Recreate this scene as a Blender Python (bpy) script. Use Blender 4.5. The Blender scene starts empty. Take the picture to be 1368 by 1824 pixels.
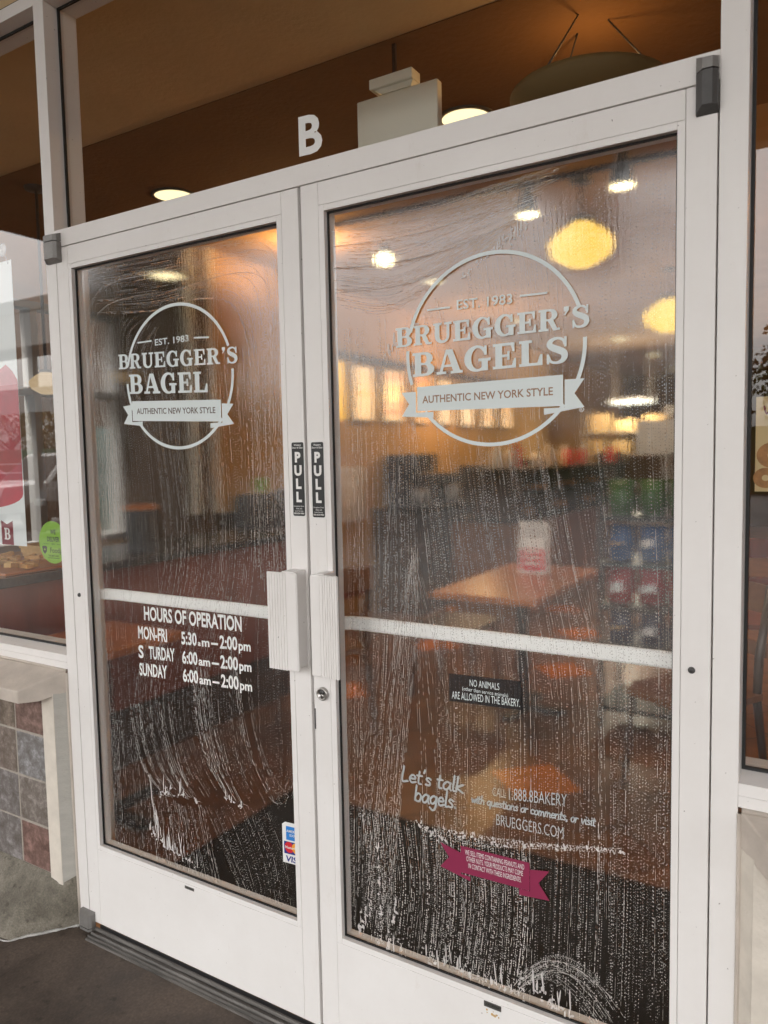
import bpy, bmesh, math, random
import numpy as np
from mathutils import Vector, Matrix

R = math.radians
C = bpy.context.scene.collection
scene = bpy.context.scene
random.seed(7)
rng = np.random.default_rng(11)

# ------------------------------------------------------------------ camera
cam_d = bpy.data.cameras.new('camera')
cam = bpy.data.objects.new('camera', cam_d)
C.objects.link(cam)
scene.camera = cam
CAM = Vector((2.0284, -1.4685, 1.4673))
YAW, PITCH, ROLL = 0.5471, -0.0756, -0.0200
fw = Vector((-math.sin(YAW) * math.cos(PITCH), math.cos(YAW) * math.cos(PITCH), math.sin(PITCH)))
r0 = Vector((math.cos(YAW), math.sin(YAW), 0))
u0 = r0.cross(fw)
rr = math.cos(ROLL) * r0 + math.sin(ROLL) * u0
uu = -math.sin(ROLL) * r0 + math.cos(ROLL) * u0
cam.matrix_world = Matrix(((rr.x, uu.x, -fw.x, CAM.x), (rr.y, uu.y, -fw.y, CAM.y), (rr.z, uu.z, -fw.z, CAM.z), (0, 0, 0, 1)))
cam_d.sensor_fit = 'HORIZONTAL'
cam_d.sensor_width = 36.0
cam_d.lens = 1339.4 / 1368.0 * 36.0
cam_d.clip_start = 0.05
cam_d.clip_end = 2000
cam_d.dof.use_dof = True
cam_d.dof.focus_distance = 1.95
cam_d.dof.aperture_fstop = 7.0

# ------------------------------------------------------------------ world, sun, exposure
SUN_EL, SUN_AZ = R(64), R(200)
w = bpy.data.worlds.new('World')
scene.world = w
w.use_nodes = True
nt = w.node_tree
nt.nodes.clear()
sky = nt.nodes.new('ShaderNodeTexSky')
sky.sky_type = 'NISHITA'
sky.sun_disc = False
sky.sun_elevation = SUN_EL
sky.sun_rotation = SUN_AZ
sky.dust_density = 4.0
hsv = nt.nodes.new('ShaderNodeHueSaturation')          # overcast: nearly grey
hsv.inputs['Saturation'].default_value = 0.10
hsv.inputs['Value'].default_value = 1.0
tc = nt.nodes.new('ShaderNodeTexCoord')
cn = nt.nodes.new('ShaderNodeTexNoise')
cn.inputs['Scale'].default_value = 2.2
cn.inputs['Detail'].default_value = 5
crp = nt.nodes.new('ShaderNodeMapRange')
crp.inputs['From Min'].default_value = 0.3
crp.inputs['From Max'].default_value = 0.7
crp.inputs['To Min'].default_value = 0.82
crp.inputs['To Max'].default_value = 1.12
mulc = nt.nodes.new('ShaderNodeMixRGB')
mulc.blend_type = 'MULTIPLY'
mulc.inputs[0].default_value = 1.0
bg = nt.nodes.new('ShaderNodeBackground')
bg.inputs['Strength'].default_value = 0.15
wo = nt.nodes.new('ShaderNodeOutputWorld')
nt.links.new(sky.outputs[0], hsv.inputs['Color'])
nt.links.new(tc.outputs['Generated'], cn.inputs['Vector'])
nt.links.new(cn.outputs['Fac'], crp.inputs['Value'])
nt.links.new(hsv.outputs[0], mulc.inputs[1])
nt.links.new(crp.outputs[0], mulc.inputs[2])
warm = nt.nodes.new('ShaderNodeMixRGB')                 # faintly warm cloud light
warm.blend_type = 'MULTIPLY'
warm.inputs[0].default_value = 1.0
warm.inputs[2].default_value = (1.0, 0.98, 0.955, 1)
nt.links.new(mulc.outputs[0], warm.inputs[1])
nt.links.new(warm.outputs[0], bg.inputs['Color'])
nt.links.new(bg.outputs[0], wo.inputs['Surface'])

sd = bpy.data.lights.new('sun', 'SUN')
sd.energy = 2.0
sd.angle = R(20)
sd.color = (1.0, 0.95, 0.88)
so = bpy.data.objects.new('sun', sd)
C.objects.link(so)
sdir = Vector((math.sin(SUN_AZ) * math.cos(SUN_EL), math.cos(SUN_AZ) * math.cos(SUN_EL), math.sin(SUN_EL)))
so.rotation_euler = sdir.to_track_quat('Z', 'Y').to_euler()

scene.view_settings.view_transform = 'Standard'
scene.view_settings.look = 'None'
scene.view_settings.gamma = 1.0
scene.view_settings.use_curve_mapping = False
scene.view_settings.exposure = 2.5
try:
    scene.cycles.caustics_reflective = False
    scene.cycles.sample_clamp_indirect = 4.0
    scene.cycles.max_bounces = 10
    scene.cycles.transparent_max_bounces = 24
except Exception:
    pass

# ------------------------------------------------------------------ materials
MATS = {}


def newmat(name):
    m = bpy.data.materials.new(name)
    m.use_nodes = True
    MATS[name] = m
    return m, m.node_tree, m.node_tree.nodes['Principled BSDF']


def N(t, typ, **kw):
    n = t.nodes.new(typ)
    for k, v in kw.items():
        if hasattr(n, k) and k not in n.inputs.keys():
            setattr(n, k, v)
        else:
            n.inputs[k].default_value = v
    return n


def ramp(t, src, stops):
    r = t.nodes.new('ShaderNodeValToRGB')
    el = r.color_ramp.elements
    while len(el) < len(stops):
        el.new(0.5)
    for e, (p, c) in zip(el, stops):
        e.position = p
        e.color = (*c, 1) if len(c) == 3 else c
    t.links.new(src, r.inputs[0])
    return r


def pmat(name, col, rough=0.5, metal=0.0, var=0.0, scale=8.0, bump=0.0, bscale=60.0, spec=0.5, stretch=(1, 1, 1), coat=0.0, emit=None, es=0.0):
    m, t, b = newmat(name)
    b.inputs['Base Color'].default_value = (*col, 1)
    b.inputs['Roughness'].default_value = rough
    b.inputs['Metallic'].default_value = metal
    b.inputs['Specular IOR Level'].default_value = spec
    b.inputs['Coat Weight'].default_value = coat
    if emit:
        b.inputs['Emission Color'].default_value = (*emit, 1)
        b.inputs['Emission Strength'].default_value = es
    if var or bump:
        tcn = t.nodes.new('ShaderNodeTexCoord')
        mp = t.nodes.new('ShaderNodeMapping')
        mp.inputs['Scale'].default_value = stretch
        t.links.new(tcn.outputs['Object'], mp.inputs[0])
    if var:
        n = N(t, 'ShaderNodeTexNoise', Scale=scale, Detail=6.0, Roughness=0.65)
        t.links.new(mp.outputs[0], n.inputs['Vector'])
        lo = tuple(max(0, c * (1 - var)) for c in col)
        hi = tuple(min(1, c * (1 + var)) for c in col)
        rp = ramp(t, n.outputs['Fac'], [(0.3, lo), (0.7, hi)])
        t.links.new(rp.outputs[0], b.inputs['Base Color'])
    if bump:
        n2 = N(t, 'ShaderNodeTexNoise', Scale=bscale, Detail=5.0)
        t.links.new(mp.outputs[0], n2.inputs['Vector'])
        bp = N(t, 'ShaderNodeBump', Strength=bump, Distance=0.004)
        t.links.new(n2.outputs['Fac'], bp.inputs['Height'])
        t.links.new(bp.outputs[0], b.inputs['Normal'])
    return m


def frame_paint():
    m, t, b = newmat('white_frame_paint')
    tcn = t.nodes.new('ShaderNodeTexCoord')
    n = N(t, 'ShaderNodeTexNoise', Scale=3.0, Detail=6.0, Roughness=0.7)
    t.links.new(tcn.outputs['Object'], n.inputs['Vector'])
    r1 = ramp(t, n.outputs['Fac'], [(0.3, (0.79, 0.76, 0.735)), (0.7, (0.85, 0.825, 0.805))])
    # scattered specks and scuffs
    v = N(t, 'ShaderNodeTexNoise', Scale=130.0, Detail=2.0)
    t.links.new(tcn.outputs['Object'], v.inputs['Vector'])
    r2 = ramp(t, v.outputs['Fac'], [(0.735, (1, 1, 1)), (0.775, (0.35, 0.32, 0.30))])
    mp = N(t, 'ShaderNodeMapping')
    mp.inputs['Scale'].default_value = (2, 2, 0.8)
    t.links.new(tcn.outputs['Object'], mp.inputs[0])
    g = N(t, 'ShaderNodeTexNoise', Scale=4.0, Detail=8.0, Roughness=0.75)
    t.links.new(mp.outputs[0], g.inputs['Vector'])
    r3 = ramp(t, g.outputs['Fac'], [(0.27, (0.91, 0.885, 0.86)), (0.40, (1, 1, 1))])
    mx = N(t, 'ShaderNodeMixRGB', blend_type='MULTIPLY')
    mx.inputs[0].default_value = 1
    mx2 = N(t, 'ShaderNodeMixRGB', blend_type='MULTIPLY')
    mx2.inputs[0].default_value = 1
    t.links.new(r1.outputs[0], mx.inputs[1])
    t.links.new(r2.outputs[0], mx.inputs[2])
    t.links.new(mx.outputs[0], mx2.inputs[1])
    t.links.new(r3.outputs[0], mx2.inputs[2])
    t.links.new(mx2.outputs[0], b.inputs['Base Color'])
    b.inputs['Roughness'].default_value = 0.42
    n3 = N(t, 'ShaderNodeTexNoise', Scale=55.0, Detail=3.0)
    t.links.new(tcn.outputs['Object'], n3.inputs['Vector'])
    bp = N(t, 'ShaderNodeBump', Strength=0.08, Distance=0.002)
    t.links.new(n3.outputs['Fac'], bp.inputs['Height'])
    t.links.new(bp.outputs[0], b.inputs['Normal'])
    return m


def glass_mat(name, wet, tint=(0.975, 0.98, 0.975)):
    """thin pane: Schlick reflection of both faces; a wet pane blurs what lies behind it a little"""
    m, t, b = newmat(name)
    t.nodes.remove(b)
    out = [n for n in t.nodes if n.type == 'OUTPUT_MATERIAL'][0]
    lw = N(t, 'ShaderNodeLayerWeight')
    pw = N(t, 'ShaderNodeMath', operation='POWER')
    pw.inputs[1].default_value = 4.0
    t.links.new(lw.outputs['Facing'], pw.inputs[0])
    k = N(t, 'ShaderNodeMath', operation='MULTIPLY_ADD')
    k.inputs[1].default_value = 0.65
    k.inputs[2].default_value = 0.068
    k.use_clamp = True
    t.links.new(pw.outputs[0], k.inputs[0])
    gl = N(t, 'ShaderNodeBsdfGlossy')
    gl.inputs['Color'].default_value = (0.97, 0.97, 0.97, 1)
    gl.inputs['Roughness'].default_value = 0.055 if wet else 0.0
    mix = t.nodes.new('ShaderNodeMixShader')
    t.links.new(k.outputs[0], mix.inputs[0])
    if not wet:
        tr = N(t, 'ShaderNodeBsdfTransparent')
        tr.inputs['Color'].default_value = (*tint, 1)
        body = tr
    else:
        tcn = t.nodes.new('ShaderNodeTexCoord')
        mp = N(t, 'ShaderNodeMapping')
        mp.inputs['Scale'].default_value = (1.0, 1.0, 0.14)
        t.links.new(tcn.outputs['Object'], mp.inputs[0])
        n1 = N(t, 'ShaderNodeTexNoise', Scale=150.0, Detail=4.0, Roughness=0.6)
        t.links.new(mp.outputs[0], n1.inputs['Vector'])
        n2 = N(t, 'ShaderNodeTexNoise', Scale=420.0, Detail=2.0)
        t.links.new(tcn.outputs['Object'], n2.inputs['Vector'])
        ad = N(t, 'ShaderNodeMath', operation='ADD')
        t.links.new(n1.outputs['Fac'], ad.inputs[0])
        ml = N(t, 'ShaderNodeMath', operation='MULTIPLY')
        ml.inputs[1].default_value = 0.35
        t.links.new(n2.outputs['Fac'], ml.inputs[0])
        t.links.new(ml.outputs[0], ad.inputs[1])
        bp = N(t, 'ShaderNodeBump', Strength=0.45, Distance=0.0022)
        t.links.new(ad.outputs[0], bp.inputs['Height'])
        bp2 = N(t, 'ShaderNodeBump', Strength=0.10, Distance=0.0016)
        t.links.new(ad.outputs[0], bp2.inputs['Height'])
        t.links.new(bp2.outputs[0], gl.inputs['Normal'])
        rf = N(t, 'ShaderNodeBsdfRefraction', IOR=WET_IOR, Roughness=0.09)
        rf.inputs['Color'].default_value = (*tint, 1)
        t.links.new(bp.outputs[0], rf.inputs['Normal'])
        # a thin grey soap haze left on the pane, in soft vertical streaks
        df = N(t, 'ShaderNodeBsdfDiffuse')
        df.inputs['Color'].default_value = (0.62, 0.58, 0.54, 1)
        mp2 = N(t, 'ShaderNodeMapping')
        mp2.inputs['Scale'].default_value = (1, 1, 0.06)
        t.links.new(tcn.outputs['Object'], mp2.inputs[0])
        n4 = N(t, 'ShaderNodeTexNoise', Scale=60.0, Detail=5.0, Roughness=0.7)
        t.links.new(mp2.outputs[0], n4.inputs['Vector'])
        mr = N(t, 'ShaderNodeMapRange')
        mr.inputs['From Min'].default_value = 0.35
        mr.inputs['From Max'].default_value = 0.75
        mr.inputs['To Min'].default_value = 0.002
        mr.inputs['To Max'].default_value = 0.012
        t.links.new(n4.outputs['Fac'], mr.inputs['Value'])
        mh = t.nodes.new('ShaderNodeMixShader')
        t.links.new(mr.outputs[0], mh.inputs[0])
        t.links.new(rf.outputs[0], mh.inputs[1])
        t.links.new(df.outputs[0], mh.inputs[2])
        body = mh
    t.links.new(body.outputs[0], mix.inputs[1])
    t.links.new(gl.outputs[0], mix.inputs[2])
    t.links.new(mix.outputs[0], out.inputs['Surface'])
    return m


WET_IOR = 1.058


def glass_back_mat():
    """inner face of the wet pane: bends the view straight again"""
    m, t, b = newmat('wet_glass_inner_face')
    t.nodes.remove(b)
    out = [n for n in t.nodes if n.type == 'OUTPUT_MATERIAL'][0]
    rf = N(t, 'ShaderNodeBsdfRefraction', IOR=WET_IOR, Roughness=0.0)
    rf.inputs['Color'].default_value = (0.99, 0.99, 0.99, 1)
    t.links.new(rf.outputs[0], out.inputs['Surface'])
    return m


def alpha_mat(name, col, alpha, rough=0.4, spec=0.5):
    m = pmat(name, col, rough, spec=spec)
    m.node_tree.nodes['Principled BSDF'].inputs['Alpha'].default_value = alpha
    return m


def emis(name, col, s):
    m, t, b = newmat(name)
    b.inputs['Base Color'].default_value = (0.03, 0.03, 0.03, 1)
    b.inputs['Emission Color'].default_value = (*col, 1)
    b.inputs['Emission Strength'].default_value = s
    b.inputs['Roughness'].default_value = 0.4
    return m


def tile_floor():
    m, t, b = newmat('floor_tile')
    tcn = t.nodes.new('ShaderNodeTexCoord')
    mp = N(t, 'ShaderNodeMapping', vector_type='TEXTURE')
    # rotate 45 degrees, 305 mm tiles, joints where the photo shows them
    a = R(45)
    mp.inputs['Rotation'].default_value = (0, 0, a)
    # origin: u=1.648, v=0.085 in the rotated frame
    ox = 1.648 * math.cos(a) - 0.085 * math.sin(a)
    oy = 1.648 * math.sin(a) + 0.085 * math.cos(a)
    mp.inputs['Location'].default_value = (ox, oy, 0)
    t.links.new(tcn.outputs['Object'], mp.inputs[0])
    br = N(t, 'ShaderNodeTexBrick', offset=0.0)
    br.inputs['Scale'].default_value = 1.0
    br.inputs['Brick Width'].default_value = 0.305
    br.inputs['Row Height'].default_value = 0.305
    br.inputs['Mortar Size'].default_value = 0.0035
    br.inputs['Color1'].default_value = (0.20, 0.090, 0.038, 1)
    br.inputs['Color2'].default_value = (0.26, 0.115, 0.045, 1)
    br.inputs['Mortar'].default_value = (0.04, 0.025, 0.018, 1)
    t.links.new(mp.outputs[0], br.inputs['Vector'])
    n = N(t, 'ShaderNodeTexNoise', Scale=9.0, Detail=6.0)
    t.links.new(tcn.outputs['Object'], n.inputs['Vector'])
    rp = ramp(t, n.outputs['Fac'], [(0.3, (0.7, 0.7, 0.7)), (0.7, (1.1, 1.1, 1.1))])
    mx = N(t, 'ShaderNodeMixRGB', blend_type='MULTIPLY')
    mx.inputs[0].default_value = 1
    t.links.new(br.outputs['Color'], mx.inputs[1])
    t.links.new(rp.outputs[0], mx.inputs[2])
    t.links.new(mx.outputs[0], b.inputs['Base Color'])
    b.inputs['Roughness'].default_value = 0.28
    return m


def concrete(name, dark, light, rlo, rhi, scale=2.0, bump=0.35):
    m, t, b = newmat(name)
    tcn = t.nodes.new('ShaderNodeTexCoord')
    n = N(t, 'ShaderNodeTexNoise', Scale=scale, Detail=9.0, Roughness=0.7)
    t.links.new(tcn.outputs['Object'], n.inputs['Vector'])
    r1 = ramp(t, n.outputs['Fac'], [(0.38, dark), (0.62, light)])
    n2 = N(t, 'ShaderNodeTexNoise', Scale=scale * 40, Detail=4.0)
    t.links.new(tcn.outputs['Object'], n2.inputs['Vector'])
    r2 = ramp(t, n2.outputs['Fac'], [(0.3, (0.72, 0.72, 0.72)), (0.6, (1, 1, 1)), (0.8, (1.35, 1.33, 1.3))])
    n5 = N(t, 'ShaderNodeTexNoise', Scale=scale * 9, Detail=2.0)
    t.links.new(tcn.outputs['Object'], n5.inputs['Vector'])
    r5 = ramp(t, n5.outputs['Fac'], [(0.27, (0.45, 0.43, 0.41)), (0.36, (1, 1, 1))])
    mx = N(t, 'ShaderNodeMixRGB', blend_type='MULTIPLY')
    mx.inputs[0].default_value = 1
    mx2 = N(t, 'ShaderNodeMixRGB', blend_type='MULTIPLY')
    mx2.inputs[0].default_value = 0.7
    t.links.new(r1.outputs[0], mx.inputs[1])
    t.links.new(r2.outputs[0], mx.inputs[2])
    t.links.new(mx.outputs[0], mx2.inputs[1])
    t.links.new(r5.outputs[0], mx2.inputs[2])
    t.links.new(mx2.outputs[0], b.inputs['Base Color'])
    r3 = ramp(t, n.outputs['Fac'], [(0.35, (rlo,) * 3), (0.65, (rhi,) * 3)])
    t.links.new(r3.outputs[0], b.inputs['Roughness'])
    bp = N(t, 'ShaderNodeBump', Strength=bump, Distance=0.004)
    t.links.new(n2.outputs['Fac'], bp.inputs['Height'])
    t.links.new(bp.outputs[0], b.inputs['Normal'])
    return m


def slate_tile():
    """the 152 mm slate-look tiles of the low wall: colour changes tile by tile, pale mortar between"""
    m, t, b = newmat('slate_tile')
    tcn = t.nodes.new('ShaderNodeTexCoord')
    at = N(t, 'ShaderNodeAttribute', attribute_name='tint')
    n = N(t, 'ShaderNodeTexNoise', Scale=26.0, Detail=12.0, Roughness=0.8, Distortion=0.2)
    t.links.new(tcn.outputs['Object'], n.inputs['Vector'])
    r1 = ramp(t, n.outputs['Fac'], [(0.34, (0.42, 0.34, 0.27)), (0.5, (0.85, 0.82, 0.8)), (0.66, (1.9, 1.9, 1.95))])
    mx = N(t, 'ShaderNodeMixRGB', blend_type='MULTIPLY')
    mx.inputs[0].default_value = 1
    t.links.new(at.outputs['Color'], mx.inputs[1])
    t.links.new(r1.outputs[0], mx.inputs[2])
    t.links.new(mx.outputs[0], b.inputs['Base Color'])
    b.inputs['Roughness'].default_value = 0.55
    bp = N(t, 'ShaderNodeBump', Strength=0.4, Distance=0.004)
    t.links.new(n.outputs['Fac'], bp.inputs['Height'])
    t.links.new(bp.outputs[0], b.inputs['Normal'])
    return m


M_FRAME = frame_paint()
M_GLASS = glass_mat('clear_glass', False)
M_WET = glass_mat('soapy_wet_glass', True)
M_BAR = pmat('bright_white_enamel', (0.90, 0.90, 0.88), 0.4)
M_WETBACK = glass_back_mat()
M_GASKET = pmat('black_gasket', (0.012, 0.012, 0.012), 0.6)
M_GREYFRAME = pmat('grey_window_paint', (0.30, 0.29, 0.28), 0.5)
M_GREY = pmat('grey_cast_metal', (0.22, 0.21, 0.20), 0.45, 0.3, var=0.15, scale=30, bump=0.1)
M_DKGREY = pmat('dark_cast_metal', (0.075, 0.072, 0.07), 0.45, 0.3, var=0.15, scale=30)
M_ALU = pmat('worn_aluminium', (0.14, 0.13, 0.12), 0.5, 0.5, var=0.5, scale=25, bump=0.15, stretch=(0.3, 4, 4))
M_NICKEL = pmat('satin_nickel', (0.42, 0.40, 0.38), 0.3, 1.0)
M_BLACK = pmat('black_paint', (0.015, 0.015, 0.016), 0.35)
M_VINYLGREY = pmat('grey_vinyl', (0.40, 0.43, 0.43), 0.5)
M_VINYL = pmat('frosted_vinyl', (0.70, 0.76, 0.76), 0.5)
M_WHITEV = pmat('white_vinyl', (0.80, 0.80, 0.78), 0.45)
M_WHITE = pmat('white_print', (0.80, 0.79, 0.77), 0.5)
M_PINK = pmat('magenta_vinyl', (0.25, 0.022, 0.070), 0.45)
M_GREENST = pmat('lime_green_vinyl', (0.24, 0.46, 0.045), 0.45)
M_DARKINK = pmat('dark_ink', (0.02, 0.025, 0.02), 0.5)
M_BLUE = pmat('card_blue', (0.03, 0.22, 0.62), 0.45)
M_NAVY = pmat('navy_ink', (0.015, 0.03, 0.22), 0.45)
M_REDP = pmat('red_print', (0.62, 0.02, 0.03), 0.45)
M_ORANGEP = pmat('amber_print', (0.80, 0.36, 0.03), 0.45)
M_MAROON = pmat('maroon_print', (0.20, 0.012, 0.022), 0.5)
M_CREAM = pmat('cream_stucco', (0.66, 0.60, 0.52), 0.8, var=0.10, scale=14, bump=0.35, bscale=130)
M_SILL = pmat('painted_stucco_sill', (0.52, 0.455, 0.395), 0.75, var=0.16, scale=9, bump=0.4, bscale=90)
M_RETURN_SHADE = pmat('grey_stucco_return', (0.44, 0.42, 0.38), 0.8, var=0.08, scale=14, bump=0.5, bscale=90, stretch=(1, 1, 3))  # stucco of the corner with its side shade put into the colour
M_CURB = concrete('weathered_concrete', (0.115, 0.10, 0.075), (0.29, 0.262, 0.212), 0.75, 0.9, scale=5.0, bump=0.6)
M_CAULK = pmat('white_caulk', (0.42, 0.41, 0.39), 0.6, var=0.25, scale=30, bump=0.8, bscale=120)
M_MORTAR = pmat('mortar', (0.36, 0.32, 0.275), 0.85, var=0.15, scale=40, bump=0.4)
M_SLATE = slate_tile()
M_PAVE = concrete('wet_pavement', (0.034, 0.0245, 0.0185), (0.112, 0.083, 0.064), 0.45, 0.8, scale=3.0, bump=0.3)
M_ASPH = concrete('asphalt', (0.035, 0.035, 0.037), (0.065, 0.064, 0.064), 0.55, 0.85, scale=0.5, bump=0.3)
M_FLOOR = tile_floor()
M_ACCENT = pmat('orange_floor_tile', (0.72, 0.25, 0.055), 0.25, var=0.12, scale=12)
M_MAT = pmat('dark_door_mat', (0.011, 0.009, 0.008), 0.95, var=0.3, scale=300, bump=0.6, bscale=400)
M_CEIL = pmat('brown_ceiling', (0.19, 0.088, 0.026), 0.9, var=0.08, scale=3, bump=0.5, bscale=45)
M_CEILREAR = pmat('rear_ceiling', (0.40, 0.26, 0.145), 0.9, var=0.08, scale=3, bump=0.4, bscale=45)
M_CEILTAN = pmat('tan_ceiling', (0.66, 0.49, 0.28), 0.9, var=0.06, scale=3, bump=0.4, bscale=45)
M_MUSTARD = pmat('mustard_wall', (0.50, 0.30, 0.115), 0.8, var=0.06, scale=3)
M_TANWALL = pmat('tan_wall', (0.45, 0.30, 0.17), 0.8, var=0.06, scale=3)
M_DARKWALL = pmat('dark_brown_wall', (0.09, 0.05, 0.028), 0.8, var=0.1, scale=3)
M_MAHOG = pmat('mahogany', (0.20, 0.040, 0.018), 0.35, var=0.3, scale=6, stretch=(1, 1, 0.15), coat=0.2)
M_ORWOOD = pmat('orange_cherry_wood', (0.46, 0.150, 0.040), 0.28, var=0.22, scale=7, stretch=(0.2, 2, 2), coat=0.25)
M_DKWOOD = pmat('dark_walnut', (0.045, 0.025, 0.016), 0.35, var=0.3, scale=8)
M_BRWOOD = pmat('brown_wood', (0.20, 0.085, 0.035), 0.35, var=0.25, scale=7)
M_DKTOP = pmat('dark_stone_top', (0.05, 0.048, 0.047), 0.25, var=0.3, scale=60)
M_SEAT = pmat('charcoal_upholstery', (0.055, 0.055, 0.062), 0.7, var=0.2, scale=20)
M_STEEL = pmat('brushed_steel', (0.55, 0.54, 0.52), 0.35, 0.9, var=0.1, scale=30)
M_LAMPGLASS = emis('lit_opal_glass', (1.0, 0.6, 0.08), 0.210)
M_LAMPFAR = emis('lit_opal_glass_pale', (1.0, 0.72, 0.4), 0.080)
M_DOWN = emis('lit_downlight', (1.0, 0.82, 0.45), 0.300)
M_TRACKLENS = emis('lit_spot_lens', (1.0, 0.8, 0.42), 0.800)
M_TUBE = emis('lit_tube', (1.0, 0.95, 0.75), 0.600)
M_MENU1 = emis('lit_menu_amber', (1.0, 0.42, 0.1), 0.200)
M_MENU2 = emis('lit_menu_cream', (1.0, 0.58, 0.26), 0.200)
M_MENU3 = emis('lit_menu_red', (1.0, 0.2, 0.08), 0.200)
M_MENU4 = emis('lit_menu_yellow', (1.0, 0.5, 0.05), 0.200)
M_BOWL = pmat('olive_bronze', (0.17, 0.115, 0.04), 0.7)
M_EXITBOX = pmat('off_white_plastic', (0.80, 0.80, 0.70), 0.5)
M_TANPAPER = pmat('kraft_card', (0.55, 0.36, 0.15), 0.8, var=0.15, scale=30)
M_BREAD = pmat('bread_crust', (0.62, 0.36, 0.12), 0.7, var=0.25, scale=40)
M_BAGEL = pmat('glossy_bagel', (0.45, 0.19, 0.05), 0.35, var=0.3, scale=30)
M_POSTER = pmat('poster_paper', (0.80, 0.84, 0.84), 0.4)
M_PCREAM = pmat('poster_cream', (0.72, 0.54, 0.27), 0.5)
M_CUPRED = pmat('cup_red', (0.40, 0.012, 0.030), 0.4, var=0.3, scale=5)
M_CUPPINK = pmat('cup_pink', (0.50, 0.12, 0.15), 0.4, var=0.3, scale=5)
M_CLEARPL = alpha_mat('clear_plastic', (0.8, 0.82, 0.82), 0.35, 0.1)
M_BAGGREEN = pmat('green_foil', (0.05, 0.13, 0.03), 0.3, var=0.5, scale=14)
M_BAGBLUE = pmat('blue_foil', (0.03, 0.09, 0.24), 0.3, var=0.5, scale=14)
M_BAGRED = pmat('red_foil', (0.33, 0.02, 0.025), 0.3, var=0.5, scale=14)
M_BAGDARK = pmat('navy_foil', (0.03, 0.035, 0.07), 0.3, var=0.5, scale=14)
M_SOFFIT = pmat('brown_soffit', (0.22, 0.13, 0.07), 0.8, var=0.1, scale=3, bump=0.3)
M_TIMBER = pmat('grey_brown_timber', (0.03, 0.027, 0.025), 0.7, var=0.3, scale=6, stretch=(3, 3, 0.3))
M_BARK = pmat('bark', (0.10, 0.075, 0.05), 0.9, var=0.4, scale=12, bump=0.6)
M_LEAF = pmat('leaf', (0.075, 0.10, 0.025), 0.6, var=0.5, scale=3)
M_LEAFY = pmat('yellowing_leaf', (0.20, 0.15, 0.03), 0.6, var=0.5, scale=3)
M_TYRE = pmat('tyre_rubber', (0.02, 0.02, 0.02), 0.8)
M_CARGLASS = pmat('dark_car_glass', (0.02, 0.022, 0.025), 0.08)
M_CARWHITE = pmat('white_car_paint', (0.72, 0.72, 0.72), 0.25, coat=0.6)
M_CARSILVER = pmat('silver_car_paint', (0.38, 0.38, 0.39), 0.28, 0.5, coat=0.6)
M_CARDARK = pmat('charcoal_car_paint', (0.05, 0.05, 0.055), 0.25, 0.3, coat=0.6)
M_TAIL = pmat('tail_lamp_red', (0.5, 0.01, 0.01), 0.2)
M_GREENSIGN = pmat('green_sign_paint', (0.03, 0.22, 0.13), 0.4)
M_WALLOUT = pmat('exterior_stucco', (0.45, 0.36, 0.27), 0.85, var=0.08, scale=4, bump=0.4)
M_ROADPAINT = pmat('road_paint', (0.55, 0.55, 0.53), 0.7, var=0.2, scale=10)


def drop_mat():
    m, t, b = newmat('soap_droplet')
    b.inputs['Base Color'].default_value = (0.80, 0.77, 0.73, 1)
    b.inputs['Roughness'].default_value = 0.18
    b.inputs['Alpha'].default_value = 0.52
    return m


def lens_mat():
    m, t, b = newmat('clear_droplet')
    t.nodes.remove(b)
    out = [n for n in t.nodes if n.type == 'OUTPUT_MATERIAL'][0]
    g = N(t, 'ShaderNodeBsdfGlass', IOR=1.33, Roughness=0.03)
    t.links.new(g.outputs[0], out.inputs['Surface'])
    return m


M_LENS = lens_mat()
M_DROP = drop_mat()
M_FOAM = pmat('soap_foam', (0.82, 0.79, 0.77), 0.45)
M_FOAM.node_tree.nodes['Principled BSDF'].inputs['Alpha'].default_value = 0.6

# ------------------------------------------------------------------ mesh helpers


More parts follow.
